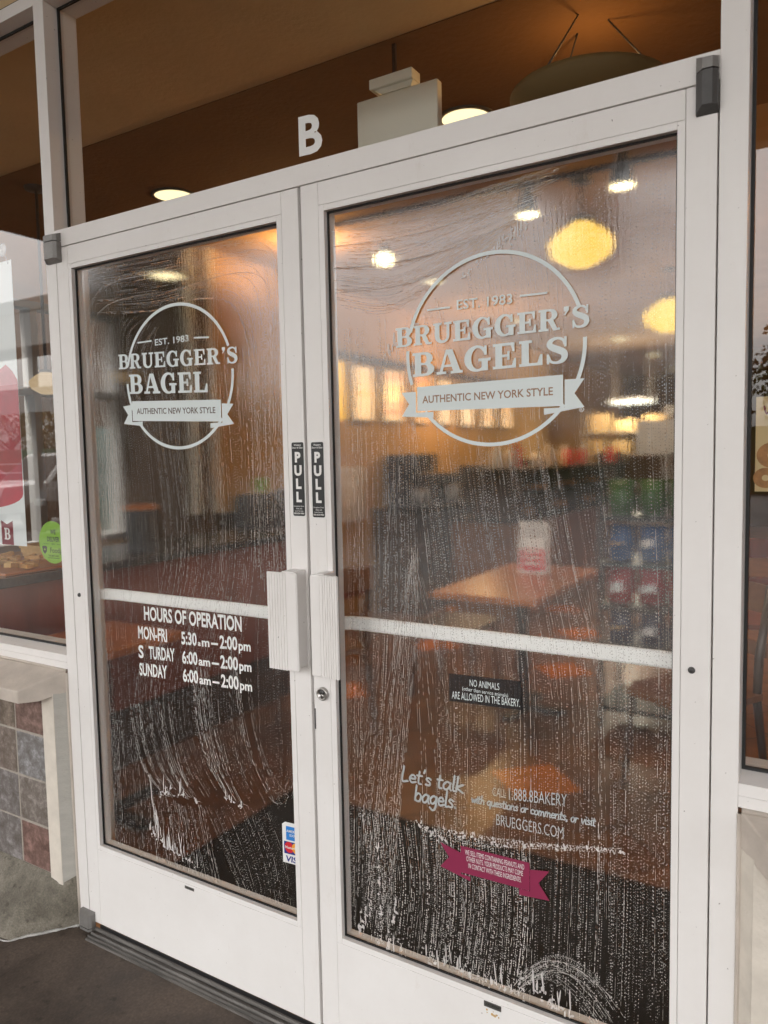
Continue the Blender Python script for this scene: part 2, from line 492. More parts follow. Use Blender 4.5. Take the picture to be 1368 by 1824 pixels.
class MB:
    """collects shapes; build() links them as ONE mesh object"""

    def __init__(self):
        self.v, self.f, self.m, self.sm = [], [], [], []
        self.mats = []

    def mi(self, mat):
        if mat is None:
            return 0
        if mat not in self.mats:
            self.mats.append(mat)
        return self.mats.index(mat)

    def add(self, vs, fs, mat=None, smooth=False):
        o = len(self.v)
        self.v += [tuple(p) for p in vs]
        i = self.mi(mat)
        for f in fs:
            self.f.append(tuple(o + k for k in f))
            self.m.append(i)
            self.sm.append(smooth)

    def box(self, x0, x1, y0, y1, z0, z1, mat=None, bev=0.0):
        if bev <= 0:
            vs = [(x, y, z) for x in (x0, x1) for y in (y0, y1) for z in (z0, z1)]
            fs = [(0, 1, 3, 2), (4, 6, 7, 5), (0, 4, 5, 1), (2, 3, 7, 6), (0, 2, 6, 4), (1, 5, 7, 3)]
            self.add(vs, fs, mat)
            return
        bm = bmesh.new()
        bmesh.ops.create_cube(bm, size=1)
        for v in bm.verts:
            v.co = Vector(((x0 + x1) / 2 + v.co.x * (x1 - x0), (y0 + y1) / 2 + v.co.y * (y1 - y0), (z0 + z1) / 2 + v.co.z * (z1 - z0)))
        bmesh.ops.bevel(bm, geom=bm.edges[:], offset=bev, segments=2, affect='EDGES', profile=0.5)
        self.bm(bm, mat)

    def bm(self, bm, mat=None, smooth=False):
        bm.verts.index_update()
        self.add([v.co[:] for v in bm.verts], [[v.index for v in f.verts] for f in bm.faces], mat, smooth)
        bm.free()

    def prism(self, pts, axis, a0, a1, mat=None):
        """pts: 2D polygon in the two other axes (x: yz, y: xz, z: xy), extruded from a0 to a1"""
        def p3(p, a):
            return {'x': (a, p[0], p[1]), 'y': (p[0], a, p[1]), 'z': (p[0], p[1], a)}[axis]
        n = len(pts)
        vs = [p3(p, a0) for p in pts] + [p3(p, a1) for p in pts]
        fs = [tuple(range(n))[::-1], tuple(range(n, 2 * n))]
        fs += [(i, (i + 1) % n, n + (i + 1) % n, n + i) for i in range(n)]
        self.add(vs, fs, mat)

    def lathe(self, prof, c=(0, 0, 0), axis='z', seg=32, mat=None, smooth=True, caps=True):
        vs, fs = [], []
        n = len(prof)
        for i in range(seg):
            a = 2 * math.pi * i / seg
            for r, h in prof:
                x, y = r * math.cos(a), r * math.sin(a)
                p = {'z': (x, y, h), 'y': (x, h, y), 'x': (h, x, y)}[axis]
                vs.append((c[0] + p[0], c[1] + p[1], c[2] + p[2]))
        for i in range(seg):
            j = (i + 1) % seg
            for k in range(n - 1):
                fs.append((i * n + k, j * n + k, j * n + k + 1, i * n + k + 1))
        self.add(vs, fs, mat, smooth)
        if caps:
            for k in (0, n - 1):
                if prof[k][0] > 1e-5:
                    self.add([vs[i * n + k] for i in range(seg)], [tuple(range(seg))], mat)

    def tube(self, pts, r, mat=None, seg=8, smooth=True):
        P = [Vector(p) for p in pts]
        rings = []
        for i, p in enumerate(P):
            d = (P[min(i + 1, len(P) - 1)] - P[max(i - 1, 0)]).normalized()
            ref = Vector((0, 0, 1)) if abs(d.z) < 0.9 else Vector((1, 0, 0))
            a = d.cross(ref).normalized()
            b = d.cross(a)
            rad = r[i] if isinstance(r, (list, tuple)) else r
            rings.append([p + rad * (math.cos(t) * a + math.sin(t) * b) for t in [2 * math.pi * k / seg for k in range(seg)]])
        vs = [q for ring in rings for q in ring]
        fs = []
        for i in range(len(P) - 1):
            for k in range(seg):
                l = (k + 1) % seg
                fs.append((i * seg + k, i * seg + l, (i + 1) * seg + l, (i + 1) * seg + k))
        fs.append(tuple(range(seg))[::-1])
        fs.append(tuple(range((len(P) - 1) * seg, len(P) * seg)))
        self.add(vs, fs, mat, smooth)

    def bar(self, a, b, w, d, mat=None):
        """square bar from a to b"""
        a, b = Vector(a), Vector(b)
        dr = (b - a).normalized()
        ref = Vector((0, 0, 1)) if abs(dr.z) < 0.9 else Vector((0, 1, 0))
        s = dr.cross(ref).normalized() * w / 2
        t = dr.cross(s.normalized()).normalized() * d / 2
        vs = [p + i * s + j * t for p in (a, b) for i, j in ((-1, -1), (1, -1), (1, 1), (-1, 1))]
        self.add(vs, [(3, 2, 1, 0), (4, 5, 6, 7), (0, 1, 5, 4), (1, 2, 6, 5), (2, 3, 7, 6), (3, 0, 4, 7)], mat)

    def flat(self, pts, y, mat=None):
        """polygon in the x-z plane facing -y"""
        self.add([(p[0], y, p[1]) for p in pts], [tuple(range(len(pts)))], mat)

    def build(self, name, mat=None, parent=None, tri=False, keep=False):
        me = bpy.data.meshes.new(name)
        me.from_pydata(self.v, [], self.f)
        mats = self.mats if self.mats else [mat]
        for m in mats:
            me.materials.append(m)
        if self.mats:
            me.polygons.foreach_set('material_index', self.m)
        me.polygons.foreach_set('use_smooth', self.sm)
        bm = bmesh.new()
        bm.from_mesh(me)
        if tri:
            bmesh.ops.triangulate(bm, faces=bm.faces[:])
        elif len(self.f) > 1 and not keep:
            bmesh.ops.recalc_face_normals(bm, faces=bm.faces[:])
        bm.to_mesh(me)
        bm.free()
        o = bpy.data.objects.new(name, me)
        C.objects.link(o)
        if parent is not None:
            o.parent = parent
            o.matrix_parent_inverse = parent.matrix_world.inverted() if False else Matrix.Translation(-Vector(parent.location))
        return o


def tag(o, label, cat, group=None):
    o['label'] = label
    o['category'] = cat
    if group:
        o['group'] = group
    return o


def thing(name, label, cat, loc=(0, 0, 0), group=None):
    o = bpy.data.objects.new(name, None)
    o.empty_display_size = 0.1
    C.objects.link(o)
    o.location = loc
    return tag(o, label, cat, group)


def struct(o):
    o['kind'] = 'structure'
    return o


def one(name, mb, mat, label, cat, group=None):
    return tag(mb.build(name, mat), label, cat, group)


def dup(root, d, label=None):
    """copy of a thing, its parts and their sub-parts, moved by d"""
    r = root.copy()
    C.objects.link(r)
    r.location = Vector(root.location) + Vector(d)
    if label:
        r['label'] = label
    for ch in list(root.children):
        c = ch.copy()
        C.objects.link(c)
        c.parent = r
        for g in list(ch.children):
            e = g.copy()
            C.objects.link(e)
            e.parent = c
    return r


def lamp(name, typ, loc, energy, col, size=0.05, spot=None, aim=None):
    d = bpy.data.lights.new(name, typ)
    d.energy = energy
    d.color = col
    if typ == 'SPOT':
        d.spot_size = spot
        d.spot_blend = 0.6
    if typ in ('POINT', 'SPOT'):
        d.shadow_soft_size = size
    o = bpy.data.objects.new(name, d)
    C.objects.link(o)
    o.location = loc
    if aim:
        o.rotation_euler = (Vector(loc) - Vector(aim)).to_track_quat('Z', 'Y').to_euler()
    return o


# flat lettering ---------------------------------------------------------


def font_geo(s, weight=0.0):
    cu = bpy.data.curves.new('t', 'FONT')
    cu.body = s
    cu.size = 1
    cu.offset = weight
    cu.resolution_u = 3
    o = bpy.data.objects.new('t', cu)
    C.objects.link(o)
    dg = bpy.context.evaluated_depsgraph_get()
    me = bpy.data.meshes.new_from_object(o.evaluated_get(dg))
    vs = [(v.co.x, v.co.y) for v in me.vertices]
    fs = [tuple(p.vertices) for p in me.polygons]
    bpy.data.objects.remove(o)
    bpy.data.curves.remove(cu)
    bpy.data.meshes.remove(me)
    return vs, fs


CAP = 0.73
_v, _f = font_geo('H')
CAP = max(p[1] for p in _v)


def text(mb, s, x0, x1, zl, zr, cap, y, mat, weight=0.0, shear=0.0):
    """s on the plane y, from x0 to x1; baseline zl at x0 to zr at x1; capital height cap"""
    vs, fs = font_geo(s, weight)
    if not vs:
        return
    a = min(p[0] for p in vs)
    b = max(p[0] for p in vs)
    out = []
    for px, py in vs:
        k = (px - a) / (b - a)
        h = py / CAP * cap
        out.append((x0 + k * (x1 - x0) + shear * h, y, zl + k * (zr - zl) + h))
    mb.add(out, fs, mat)


def ctext(mb, s, xc, z, cap, y, mat, weight=0.0, sx=1.0, rot=None):
    vs, fs = font_geo(s, weight)
    a = min(p[0] for p in vs)
    b = max(p[0] for p in vs)
    k = cap / CAP
    wd = (b - a) * k * sx
    text(mb, s, xc - wd / 2, xc + wd / 2, z, z, cap, y, mat, weight)


def smooth_line(pts, n=8):
    P = [np.array(p, float) for p in pts]
    out = []
    for i in range(len(P) - 1):
        p0 = P[i - 1] if i else 2 * P[0] - P[1]
        p3 = P[i + 2] if i + 2 < len(P) else 2 * P[-1] - P[-2]
        for k in range(n):
            t = k / n
            out.append(0.5 * (2 * P[i] + (P[i + 1] - p0) * t + (2 * p0 - 5 * P[i] + 4 * P[i + 1] - p3) * t * t + (3 * P[i] - p0 - 3 * P[i + 1] + p3) * t ** 3))
    out.append(P[-1])
    return np.array(out)


def ribbon2d(pts, w):
    """polyline -> list of quads (2D) with width w (number or list); returns verts, faces"""
    P = np.array(pts, float)
    d = np.gradient(P, axis=0)
    d /= np.maximum(np.linalg.norm(d, axis=1, keepdims=True), 1e-9)
    nrm = np.stack([-d[:, 1], d[:, 0]], 1)
    wv = np.broadcast_to(np.asarray(w, float), (len(P),))[:, None] / 2
    vs = np.concatenate([P + nrm * wv, P - nrm * wv])
    n = len(P)
    fs = [(i, i + 1, n + i + 1, n + i) for i in range(n - 1)]
    return vs, fs


def rect(a, b, c, d):
    return [(a, b), (c, b), (c, d), (a, d)], [(0, 1, 2, 3)]


def ring(cx, cy, rx, ry, cx2, cy2, ix, iy, a0, a1, n=14):
    A = np.linspace(R(a0), R(a1), n)
    vs = [(cx + rx * math.cos(a), cy + ry * math.sin(a)) for a in A] + [(cx2 + ix * math.cos(a), cy2 + iy * math.sin(a)) for a in A]
    return vs, [(i, i + 1, n + i + 1, n + i) for i in range(n - 1)]


def poly(*p):
    return list(p), [tuple(range(len(p)))]


SLAB = {
    'B': (0.92, [rect(0.09, 0, 0.35, 1), rect(0, 0, 0.09, 0.11), rect(0, 0.89, 0.09, 1), rect(0.35, 0.89, 0.5, 1), rect(0.35, 0.46, 0.5, 0.56), rect(0.35, 0, 0.52, 0.11),
                 ring(0.5, 0.73, 0.33, 0.27, 0.5, 0.725, 0.08, 0.165, -90, 90), ring(0.52, 0.28, 0.37, 0.28, 0.52, 0.285, 0.1, 0.175, -90, 90)]),
    'R': (0.98, [rect(0.09, 0, 0.35, 1), rect(0, 0, 0.09, 0.11), rect(0.35, 0, 0.45, 0.11), rect(0, 0.89, 0.09, 1), rect(0.35, 0.89, 0.5, 1), rect(0.35, 0.45, 0.5, 0.55),
                 ring(0.5, 0.725, 0.34, 0.275, 0.5, 0.72, 0.09, 0.17, -90, 90), poly((0.42, 0.45), (0.66, 0.48), (0.82, 0.11), (0.96, 0.11), (0.96, 0), (0.66, 0))]),
    'U': (0.98, [rect(0.09, 0.32, 0.33, 0.89), rect(0, 0.89, 0.44, 1), rect(0.70, 0.32, 0.84, 0.89), rect(0.58, 0.89, 0.96, 1), ring(0.465, 0.33, 0.375, 0.35, 0.515, 0.32, 0.185, 0.21, 180, 360)]),
    'E': (0.90, [rect(0.09, 0, 0.35, 1), rect(0, 0, 0.09, 0.11), rect(0, 0.89, 0.09, 1), rect(0.35, 0.89, 0.80, 1), rect(0.35, 0, 0.85, 0.11), rect(0.35, 0.45, 0.53, 0.55),
                 poly((0.80, 0.89), (0.66, 0.89), (0.73, 0.64), (0.80, 0.64)), poly((0.85, 0.11), (0.70, 0.11), (0.78, 0.38), (0.85, 0.38)), rect(0.53, 0.33, 0.62, 0.67)]),
    'G': (1.02, [ring(0.48, 0.5, 0.48, 0.53, 0.52, 0.5, 0.25, 0.42, 38, 318, 24), rect(0.66, 0.0, 0.90, 0.40), rect(0.54, 0.38, 1.0, 0.49), poly((0.76, 0.62), (0.86, 0.62), (0.86, 1.0), (0.78, 1.0), (0.72, 0.86))]),
    'S': (0.80, [ribbon2d(smooth_line([(0.66, 0.70), (0.60, 0.88), (0.40, 0.965), (0.19, 0.88), (0.15, 0.72), (0.28, 0.60), (0.46, 0.51), (0.62, 0.40), (0.65, 0.24), (0.56, 0.09), (0.37, 0.035), (0.18, 0.10), (0.11, 0.30)], 3),
                          np.interp(np.linspace(0, 12, 37), [0, 1, 2, 3, 4, 5, 6, 7, 8, 9, 10, 11, 12], [0.08, 0.10, 0.10, 0.16, 0.22, 0.25, 0.26, 0.25, 0.22, 0.16, 0.10, 0.10, 0.08])),
                 rect(0.64, 0.62, 0.72, 1.0), rect(0.05, 0.0, 0.13, 0.38)]),
    'A': (1.04, [poly((0.38, 1), (0.48, 1), (0.24, 0.11), (0.12, 0.11)), poly((0.38, 1), (0.64, 1), (0.94, 0.11), (0.66, 0.11)), rect(0.24, 0.28, 0.72, 0.38), rect(0, 0, 0.38, 0.11), rect(0.56, 0, 1.04, 0.11)]),
    'L': (0.86, [rect(0.09, 0, 0.35, 1), rect(0, 0, 0.09, 0.11), rect(0, 0.89, 0.09, 1), rect(0.35, 0.89, 0.46, 1), rect(0.35, 0, 0.82, 0.11), poly((0.82, 0.11), (0.64, 0.11), (0.74, 0.42), (0.82, 0.42))]),
    "'": (0.34, [poly((0.08, 1.02), (0.30, 1.02), (0.30, 0.86), (0.14, 0.62), (0.08, 0.66), (0.16, 0.80), (0.08, 0.82))]),
}


def slab(mb, s, x0, x1, zl, zr, cap, y, mat, gap=0.06):
    tot = sum(SLAB[c][0] for c in s) + gap * (len(s) - 1)
    k = (x1 - x0) / tot
    x = 0.0
    e = 0
    for c in s:
        wd, parts = SLAB[c]
        for vs, fs in parts:
            e = (e + 1) % 6
            out = []
            for px, py in vs:
                t = (x + px) / tot
                out.append((x0 + (x + px) * k, y - e * 4e-5, zl + (zr - zl) * t + py * cap))
            mb.add(out, fs, mat)
        x += wd + gap


HAND = {
    'a': (0.95, [[(0.78, 0.85), (0.45, 1.0), (0.1, 0.6), (0.15, 0.1), (0.45, 0.02), (0.75, 0.5), (0.8, 0.95)], [(0.8, 0.95), (0.76, 0.3), (0.9, 0.0)]]),
    'b': (0.95, [[(0.15, 1.9), (0.12, 0.05)], [(0.13, 0.6), (0.45, 1.0), (0.8, 0.7), (0.7, 0.1), (0.35, 0.0), (0.13, 0.2)]]),
    'c': (0.8, [[(0.72, 0.85), (0.4, 1.0), (0.1, 0.55), (0.3, 0.03), (0.75, 0.15)]]),
    'e': (0.85, [[(0.12, 0.5), (0.7, 0.6), (0.6, 0.95), (0.3, 0.95), (0.1, 0.45), (0.35, 0.02), (0.8, 0.2)]]),
    'g': (0.95, [[(0.78, 0.85), (0.45, 1.0), (0.1, 0.6), (0.2, 0.1), (0.5, 0.1), (0.75, 0.5), (0.8, 0.95)], [(0.8, 0.95), (0.75, -0.4), (0.45, -0.75), (0.1, -0.5)]]),
    'h': (0.95, [[(0.2, 1.9), (0.12, 0.0)], [(0.15, 0.5), (0.5, 1.0), (0.75, 0.7), (0.75, 0.0)]]),
    'i': (0.35, [[(0.18, 1.0), (0.16, 0.15), (0.3, 0.0)], [(0.2, 1.4), (0.22, 1.5)]]),
    'k': (0.9, [[(0.18, 1.9), (0.12, 0.0)], [(0.75, 1.0), (0.18, 0.5), (0.8, 0.0)]]),
    'l': (0.4, [[(0.2, 1.9), (0.16, 0.2), (0.35, 0.0)]]),
    'm': (1.35, [[(0.15, 1.0), (0.12, 0.0)], [(0.14, 0.6), (0.42, 1.0), (0.6, 0.7), (0.6, 0.0)], [(0.62, 0.6), (0.92, 1.0), (1.12, 0.7), (1.15, 0.1), (1.3, 0.0)]]),
    'n': (0.95, [[(0.15, 1.0), (0.12, 0.0)], [(0.14, 0.6), (0.5, 1.0), (0.75, 0.7), (0.76, 0.1), (0.9, 0.0)]]),
    'o': (0.9, [[(0.45, 1.0), (0.12, 0.6), (0.25, 0.03), (0.6, 0.05), (0.8, 0.5), (0.65, 0.95), (0.42, 1.0)]]),
    'q': (0.95, [[(0.78, 0.85), (0.45, 1.0), (0.1, 0.6), (0.2, 0.1), (0.5, 0.1), (0.78, 0.6), (0.8, 0.95)], [(0.8, 0.95), (0.78, -0.7)]]),
    'r': (0.7, [[(0.15, 1.0), (0.13, 0.0)], [(0.15, 0.6), (0.4, 0.95), (0.65, 0.9)]]),
    's': (0.75, [[(0.62, 0.85), (0.35, 1.0), (0.15, 0.75), (0.55, 0.4), (0.5, 0.08), (0.1, 0.08)]]),
    't': (0.65, [[(0.28, 1.6), (0.25, 0.15), (0.55, 0.05)], [(0.02, 1.05), (0.6, 1.1)]]),
    'u': (0.95, [[(0.13, 1.0), (0.15, 0.2), (0.4, 0.0), (0.75, 0.4), (0.78, 1.0)], [(0.78, 1.0), (0.78, 0.1), (0.92, 0.0)]]),
    'v': (0.8, [[(0.08, 1.0), (0.35, 0.0), (0.72, 1.0)]]),
    'w': (1.2, [[(0.08, 1.0), (0.32, 0.0), (0.58, 0.8), (0.8, 0.0), (1.12, 1.0)]]),
    'L': (0.85, [[(0.2, 1.9), (0.12, 0.05), (0.75, 0.1)]]),
    ',': (0.35, [[(0.2, 0.15), (0.08, -0.25)]]),
    '.': (0.35, [[(0.15, 0.05), (0.2, 0.1)]]),
    "'": (0.3, [[(0.2, 1.9), (0.12, 1.5)]]),
    ' ': (0.55, []),
}


def hand(mb, s, x0, x1, zl, zr, xh, y, mat, w):
    tot = sum(HAND[c][0] for c in s)
    k = (x1 - x0) / tot
    x = 0
    e = 0
    for c in s:
        wd, strokes = HAND[c]
        for st in strokes:
            e = (e + 1) % 5
            pts = [(x0 + (x + px) * k + 0.12 * py * xh, zl + (zr - zl) * (x / tot) + py * xh) for px, py in st]
            P = smooth_line(pts, 5)
            vs, fs = ribbon2d(P, w)
            mb.add([(q[0], y - e * 4e-5, q[1]) for q in vs], fs, mat)
            for q in (P[0], P[-1]):
                mb.add([(q[0] + w / 2 * math.cos(a), y - e * 4e-5 - 1e-5, q[1] + w / 2 * math.sin(a)) for a in [k2 * math.pi / 4 for k2 in range(8)]], [tuple(range(8))], mat)
        x += wd


# ================================================================== SETTING
mb = MB()
mb.box(-16, 16, -6.4, -0.0, -0.135, -0.035)
pave = struct(mb.build('pavement', M_PAVE))
mb = MB()
mb.box(-600, 600, -900, 600, -0.6, -0.155)
struct(mb.build('ground', M_ASPH))
mb = MB()
mb.box(-16, 16, -6.54, -6.4, -0.155, -0.028, None, 0.012)
struct(mb.build('kerb', M_CURB))
mb = MB()
mb.box(-2.6, 7.6, 0.0005, 14.1, -0.12, 0.0)
struct(mb.build('floor', M_FLOOR))

# ================================================================== STOREFRONT FRAME
sf = thing('storefront_frame', 'white painted aluminium shopfront frame around the two glass doors and their side windows', 'shopfront', (0.915, 0, 0))
GY = 0.055
for x0, x1 in ((-0.050, -0.003), (1.8336, 1.880), (-1.65, -1.60), (3.40, 3.45)):
    mb = MB()
    mb.box(x0, x1, 0, 0.1143, -0.035, 3.02, None, 0.0012)
    mb.build('mullion', M_FRAME, sf)
mb = MB()
mb.box(-0.003, 1.8336, 0.0003, 0.1143, 2.1065, 2.156, None, 0.0012)
mb.build('transom_bar', M_FRAME, sf)
for x0, x1 in ((-1.60, -0.0502), (-0.0028, 1.8334), (1.8802, 3.40)):
    mb = MB()
    mb.box(x0, x1, 0.0004, 0.1143, 2.815, 2.852, None, 0.001)
    mb.build('head_rail', M_FRAME, sf)
    mb = MB()
    mb.box(x0, x1, 0.02, 0.09, 2.853, 2.872)
    mb.build('black_joint', M_GASKET, sf)
for x0, x1 in ((-1.60, -0.0502), (1.8802, 3.40)):
    mb = MB()
    mb.prism([(0.0004, 0.8336), (0.0004, 0.8565), (0.048, 0.866), (0.1143, 0.866), (0.1143, 0.8336)], 'x', x0, x1)
    mb.prism([(0.0004, 0.8118), (0.0004, 0.8328), (0.1143, 0.8328), (0.1143, 0.8118)], 'x', x0, x1)
    mb.build('sill_rail', M_FRAME, sf)
# panes and their black gaskets
PANES = [('side_pane', -1.60, -0.0502, 0.866, 2.815), ('transom_pane', -0.003, 1.8336, 2.156, 2.815), ('side_pane', 1.8802, 3.40, 0.866, 2.815)]
for nm, x0, x1, z0, z1 in PANES:
    mb = MB()
    mb.add([(x0, GY, z0), (x1, GY, z0), (x1, GY, z1), (x0, GY, z1)], [(0, 1, 2, 3)])
    pane = mb.build(nm, M_GLASS, sf)
    mb = MB()
    g = 0.006
    for a, b, c2, d2 in ((x0, x0 + g, z0, z1), (x1 - g, x1, z0, z1), (x0 + g, x1 - g, z0, z0 + g), (x0 + g, x1 - g, z1 - g, z1)):
        mb.box(a, b, GY - 0.008, GY - 0.001, c2, d2)
    mb.build('gasket', M_GASKET, pane)
# interior half of the fixed frames (lit by the room): stops behind the panes
# suite letter on the transom
mb = MB()
text(mb, 'B', 0.879, 0.949, 2.202, 2.199, 0.085, GY - 0.0012, M_WHITEV, weight=0.030)
mb.build('letter_decal', None, sf)
# oval delivery sticker, inside face of the left window
mb = MB()
cx, cz = -0.1695, 1.204
mb.flat([(cx + 0.0735 * math.cos(a), cz + 0.0700 * math.sin(a)) for a in np.linspace(0, 2 * math.pi, 41)[:-1]], GY + 0.0012, M_GREENST)
stk = mb.build('delivery_sticker', None, sf)
mb = MB()
yk = GY + 0.0009
ctext(mb, 'WE', cx + 0.002, 1.231, 0.0145, yk, M_DARKINK, 0.018, 0.85)
ctext(mb, 'DELIVER', cx + 0.002, 1.207, 0.0150, yk, M_DARKINK, 0.018, 0.78)
ctext(mb, 'WITH', cx, 1.196, 0.0045, yk, M_DARKINK, 0.01)
mb.flat([(cx - 0.05, 1.1975), (cx - 0.02, 1.1975), (cx - 0.02, 1.1985), (cx - 0.05, 1.1985)], yk, M_DARKINK)
mb.flat([(cx + 0.02, 1.1975), (cx + 0.05, 1.1975), (cx + 0.05, 1.1985), (cx + 0.02, 1.1985)], yk, M_DARKINK)
ctext(mb, 'Foodja', cx + 0.016, 1.170, 0.0165, yk, M_DARKINK, 0.012)
mb.flat([(cx - 0.045 + px, 1.178 + pz) for px, pz in ((-0.013, 0.010), (-0.006, 0.013), (0.006, 0.013), (0.013, 0.010), (0.010, -0.006), (0, -0.014), (-0.010, -0.006))], yk, M_DARKINK)
mb.flat([(cx - 0.045 + 0.0045 * math.cos(a), 1.179 + 0.003 * math.sin(a)) for a in np.linspace(0, 6.28, 11)[:-1]], yk - 0.0001, M_GREENST)
ctext(mb, 'THE BEST WAY', cx, 1.157, 0.0055, yk, M_DARKINK, 0.01)
mb.flat([(cx - 0.03, 1.1515), (cx + 0.03, 1.1515), (cx + 0.03, 1.1530), (cx - 0.03, 1.1530)], yk, M_DARKINK)
mb.build('lettering', None, stk)

# threshold under the doors
mb = MB()
mb.prism([(-0.043, -0.035), (-0.042, -0.031), (-0.038, -0.029), (-0.0365, -0.0305), (-0.0345, -0.0305), (-0.033, -0.024), (-0.030, -0.024), (-0.028, -0.027), (-0.023, -0.027), (-0.020, -0.021),
          (-0.014, -0.021), (-0.011, -0.024), (-0.006, -0.024), (-0.003, -0.016), (0.0, -0.0145), (0.11, -0.0145), (0.11, -0.035)], 'x', 0.028, 1.8335)
one('door_threshold', mb, M_ALU, 'worn ribbed aluminium threshold strip below the two white doors', 'threshold')

# upper wall of the building and canopy over the pavement
mb = MB()
mb.box(-2.75, 10, 0.02, 0.30, 3.021, 4.6)
mb.box(-2.75, -1.652, 0.0, 0.30, -0.035, 3.02)
mb.box(3.452, 10, 0.0, 0.30, -0.035, 3.02)
one('building_front', mb, M_WALLOUT, 'tan stucco front wall above and beside the white shopfront', 'wall')

# ================================================================== DOORS
H = 2.104
SO = 0.053      # stile
SI = 0.0665     # inner edge of the glazing stop
ZT, ZTI = 2.0507, 2.0370
ZB, ZBI = 0.2485, 0.2630
DG = 0.018      # glass


def build_door(x0, x1, hinge, label, wet_label):
    d = thing('glass_door', label, 'door', ((x0 if hinge == 'L' else x1), 0, 0))
    s_l, s_r = (SO, 0.0511) if hinge == 'L' else (0.0511, SO)
    e = 0.0006
    for a, b, p, q in ((x0, x0 + s_l - e, x0 + s_l - e, x0 + SI), (x1 - s_r + e, x1, x1 - SI, x1 - s_r + e)):
        mb = MB()
        mb.box(a, b, 0, 0.045, 0.0, H, None, 0.0016)
        mb.box(p, q, 0.0225, 0.0448, ZBI, ZTI)                 # inner fixed lip behind the glass
        mb.build('stile', M_FRAME, d)
    mb = MB()
    mb.box(x0 + s_l, x1 - s_r, 0.0002, 0.045, ZT + e, H - 0.0004, None, 0.0008)
    mb.box(x0 + SI, x1 - SI, 0.0225, 0.0448, ZTI, ZT + e)
    mb.build('top_rail', M_FRAME, d)
    mb = MB()
    mb.box(x0 + s_l, x1 - s_r, 0.0002, 0.045, 0.0004, ZB - e, None, 0.0008)
    mb.box(x0 + SI, x1 - SI, 0.0225, 0.0448, ZB - e, ZBI)
    mb.build('bottom_rail', M_FRAME, d)
    mb = MB()
    mb.box(x0 + s_l, x0 + SI, 0.0001, 0.0130, ZB, ZT, None, 0.0006)
    mb.box(x1 - SI, x1 - s_r, 0.0001, 0.0130, ZB, ZT, None, 0.0006)
    mb.box(x0 + SI + 0.0003, x1 - SI - 0.0003, 0.0003, 0.0130, ZTI, ZT, None, 0.0006)
    mb.box(x0 + SI + 0.0003, x1 - SI - 0.0003, 0.0003, 0.0130, ZB, ZBI, None, 0.0006)
    mb.build('glazing_stop', M_FRAME, d)
    mb = MB()
    g = 0.0035
    for a, b, c2, d2 in ((x0 + SI - 0.004, x0 + SI + g, ZBI, ZTI), (x1 - SI - g, x1 - SI + 0.004, ZBI, ZTI), (x0 + SI + g, x1 - SI - g, ZBI - 0.004, ZBI + g), (x0 + SI + g, x1 - SI - g, ZTI - g, ZTI + 0.004)):
        mb.box(a, b, 0.0132, 0.0174, c2, d2)
    mb.build('gasket', M_GASKET, d)
    mb = MB()
    xa, xb, za, zb = x0 + SI - 0.006, x1 - SI + 0.006, ZBI - 0.006, ZTI + 0.006
    mb.add([(xa, DG, za), (xb, DG, za), (xb, DG, zb), (xa, DG, zb)], [(0, 1, 2, 3)], M_WET)
    mb.add([(xa, DG + 0.004, za), (xb, DG + 0.004, za), (xb, DG + 0.004, zb), (xa, DG + 0.004, zb)], [(3, 2, 1, 0)], M_WETBACK)
    mb.build('glass_pane', None, d, keep=True)
    # push bar on the inside, its ends bent back to the stiles
    pts = [(x0 + 0.040, 0.047, 1.050), (x0 + 0.048, 0.058, 1.050), (x0 + 0.072, 0.072, 1.050), (x0 + 0.11, 0.076, 1.050), (x1 - 0.11, 0.076, 1.050), (x1 - 0.072, 0.072, 1.050), (x1 - 0.048, 0.058, 1.050), (x1 - 0.040, 0.047, 1.050)]
    mb = MB()
    vs, fs = [], []
    for p in pts:
        for dy, dz in ((-0.004, -0.013), (-0.004, 0.013), (-0.001, 0.017), (0.005, 0.017), (0.005, -0.017), (-0.001, -0.017)):
            vs.append((p[0], p[1] + dy, p[2] + dz))
    for i in range(len(pts) - 1):
        for k in range(6):
            l = (k + 1) % 6
            fs.append((i * 6 + k, i * 6 + l, i * 6 + 6 + l, i * 6 + 6 + k))
    fs += [tuple(range(6)), tuple(range(42, 48))]
    mb.add(vs, fs)
    mb.build('push_bar', M_BAR, d)
    # round head screw on the hinge stile
    xs = x0 + 0.0284 if hinge == 'L' else x1 - 0.0328
    mb = MB()
    mb.lathe([(0.0001, -0.0050), (0.003, -0.0048), (0.0055, -0.0034), (0.0066, 0.0)], (xs, 0, 1.056), 'y', 20, M_DKGREY)
    mb.box(xs - 0.0030, xs + 0.0030, -0.0053, -0.0048, 1.0553, 1.0567, M_BLACK)
    mb.box(xs - 0.0007, xs + 0.0007, -0.0054, -0.0049, 1.053, 1.059, M_BLACK)
    mb.build('screw', None, d)
    return d


dl = build_door(0.0, 0.911, 'L', 'narrower-looking white glass door with the printed opening hours and card stickers', '')
dr = build_door(0.9196, 1.8306, 'R', 'white glass door with the keyed lock and the magenta allergy ribbon', '')

# meeting gap strip
mb = MB()
mb.box(0.9112, 0.9194, 0.014, 0.034, 0.0, 2.104)
mb.build('weather_strip', pmat('grey_weather_strip', (0.30, 0.29, 0.285), 0.6), dr)
mb = MB()
mb.prism([(-0.002, -0.012), (-0.002, -0.0005), (0.04, -0.0005), (0.04, -0.012)], 'x', 0.05, 0.90, M_BLACK)
mb.build('door_sweep', None, dl)
mb = MB()
mb.prism([(0.006, -0.012), (0.006, -0.0005), (0.04, -0.0005), (0.04, -0.012)], 'x', 0.93, 1.80, M_BLACK)
mb.build('door_sweep', None, dr)


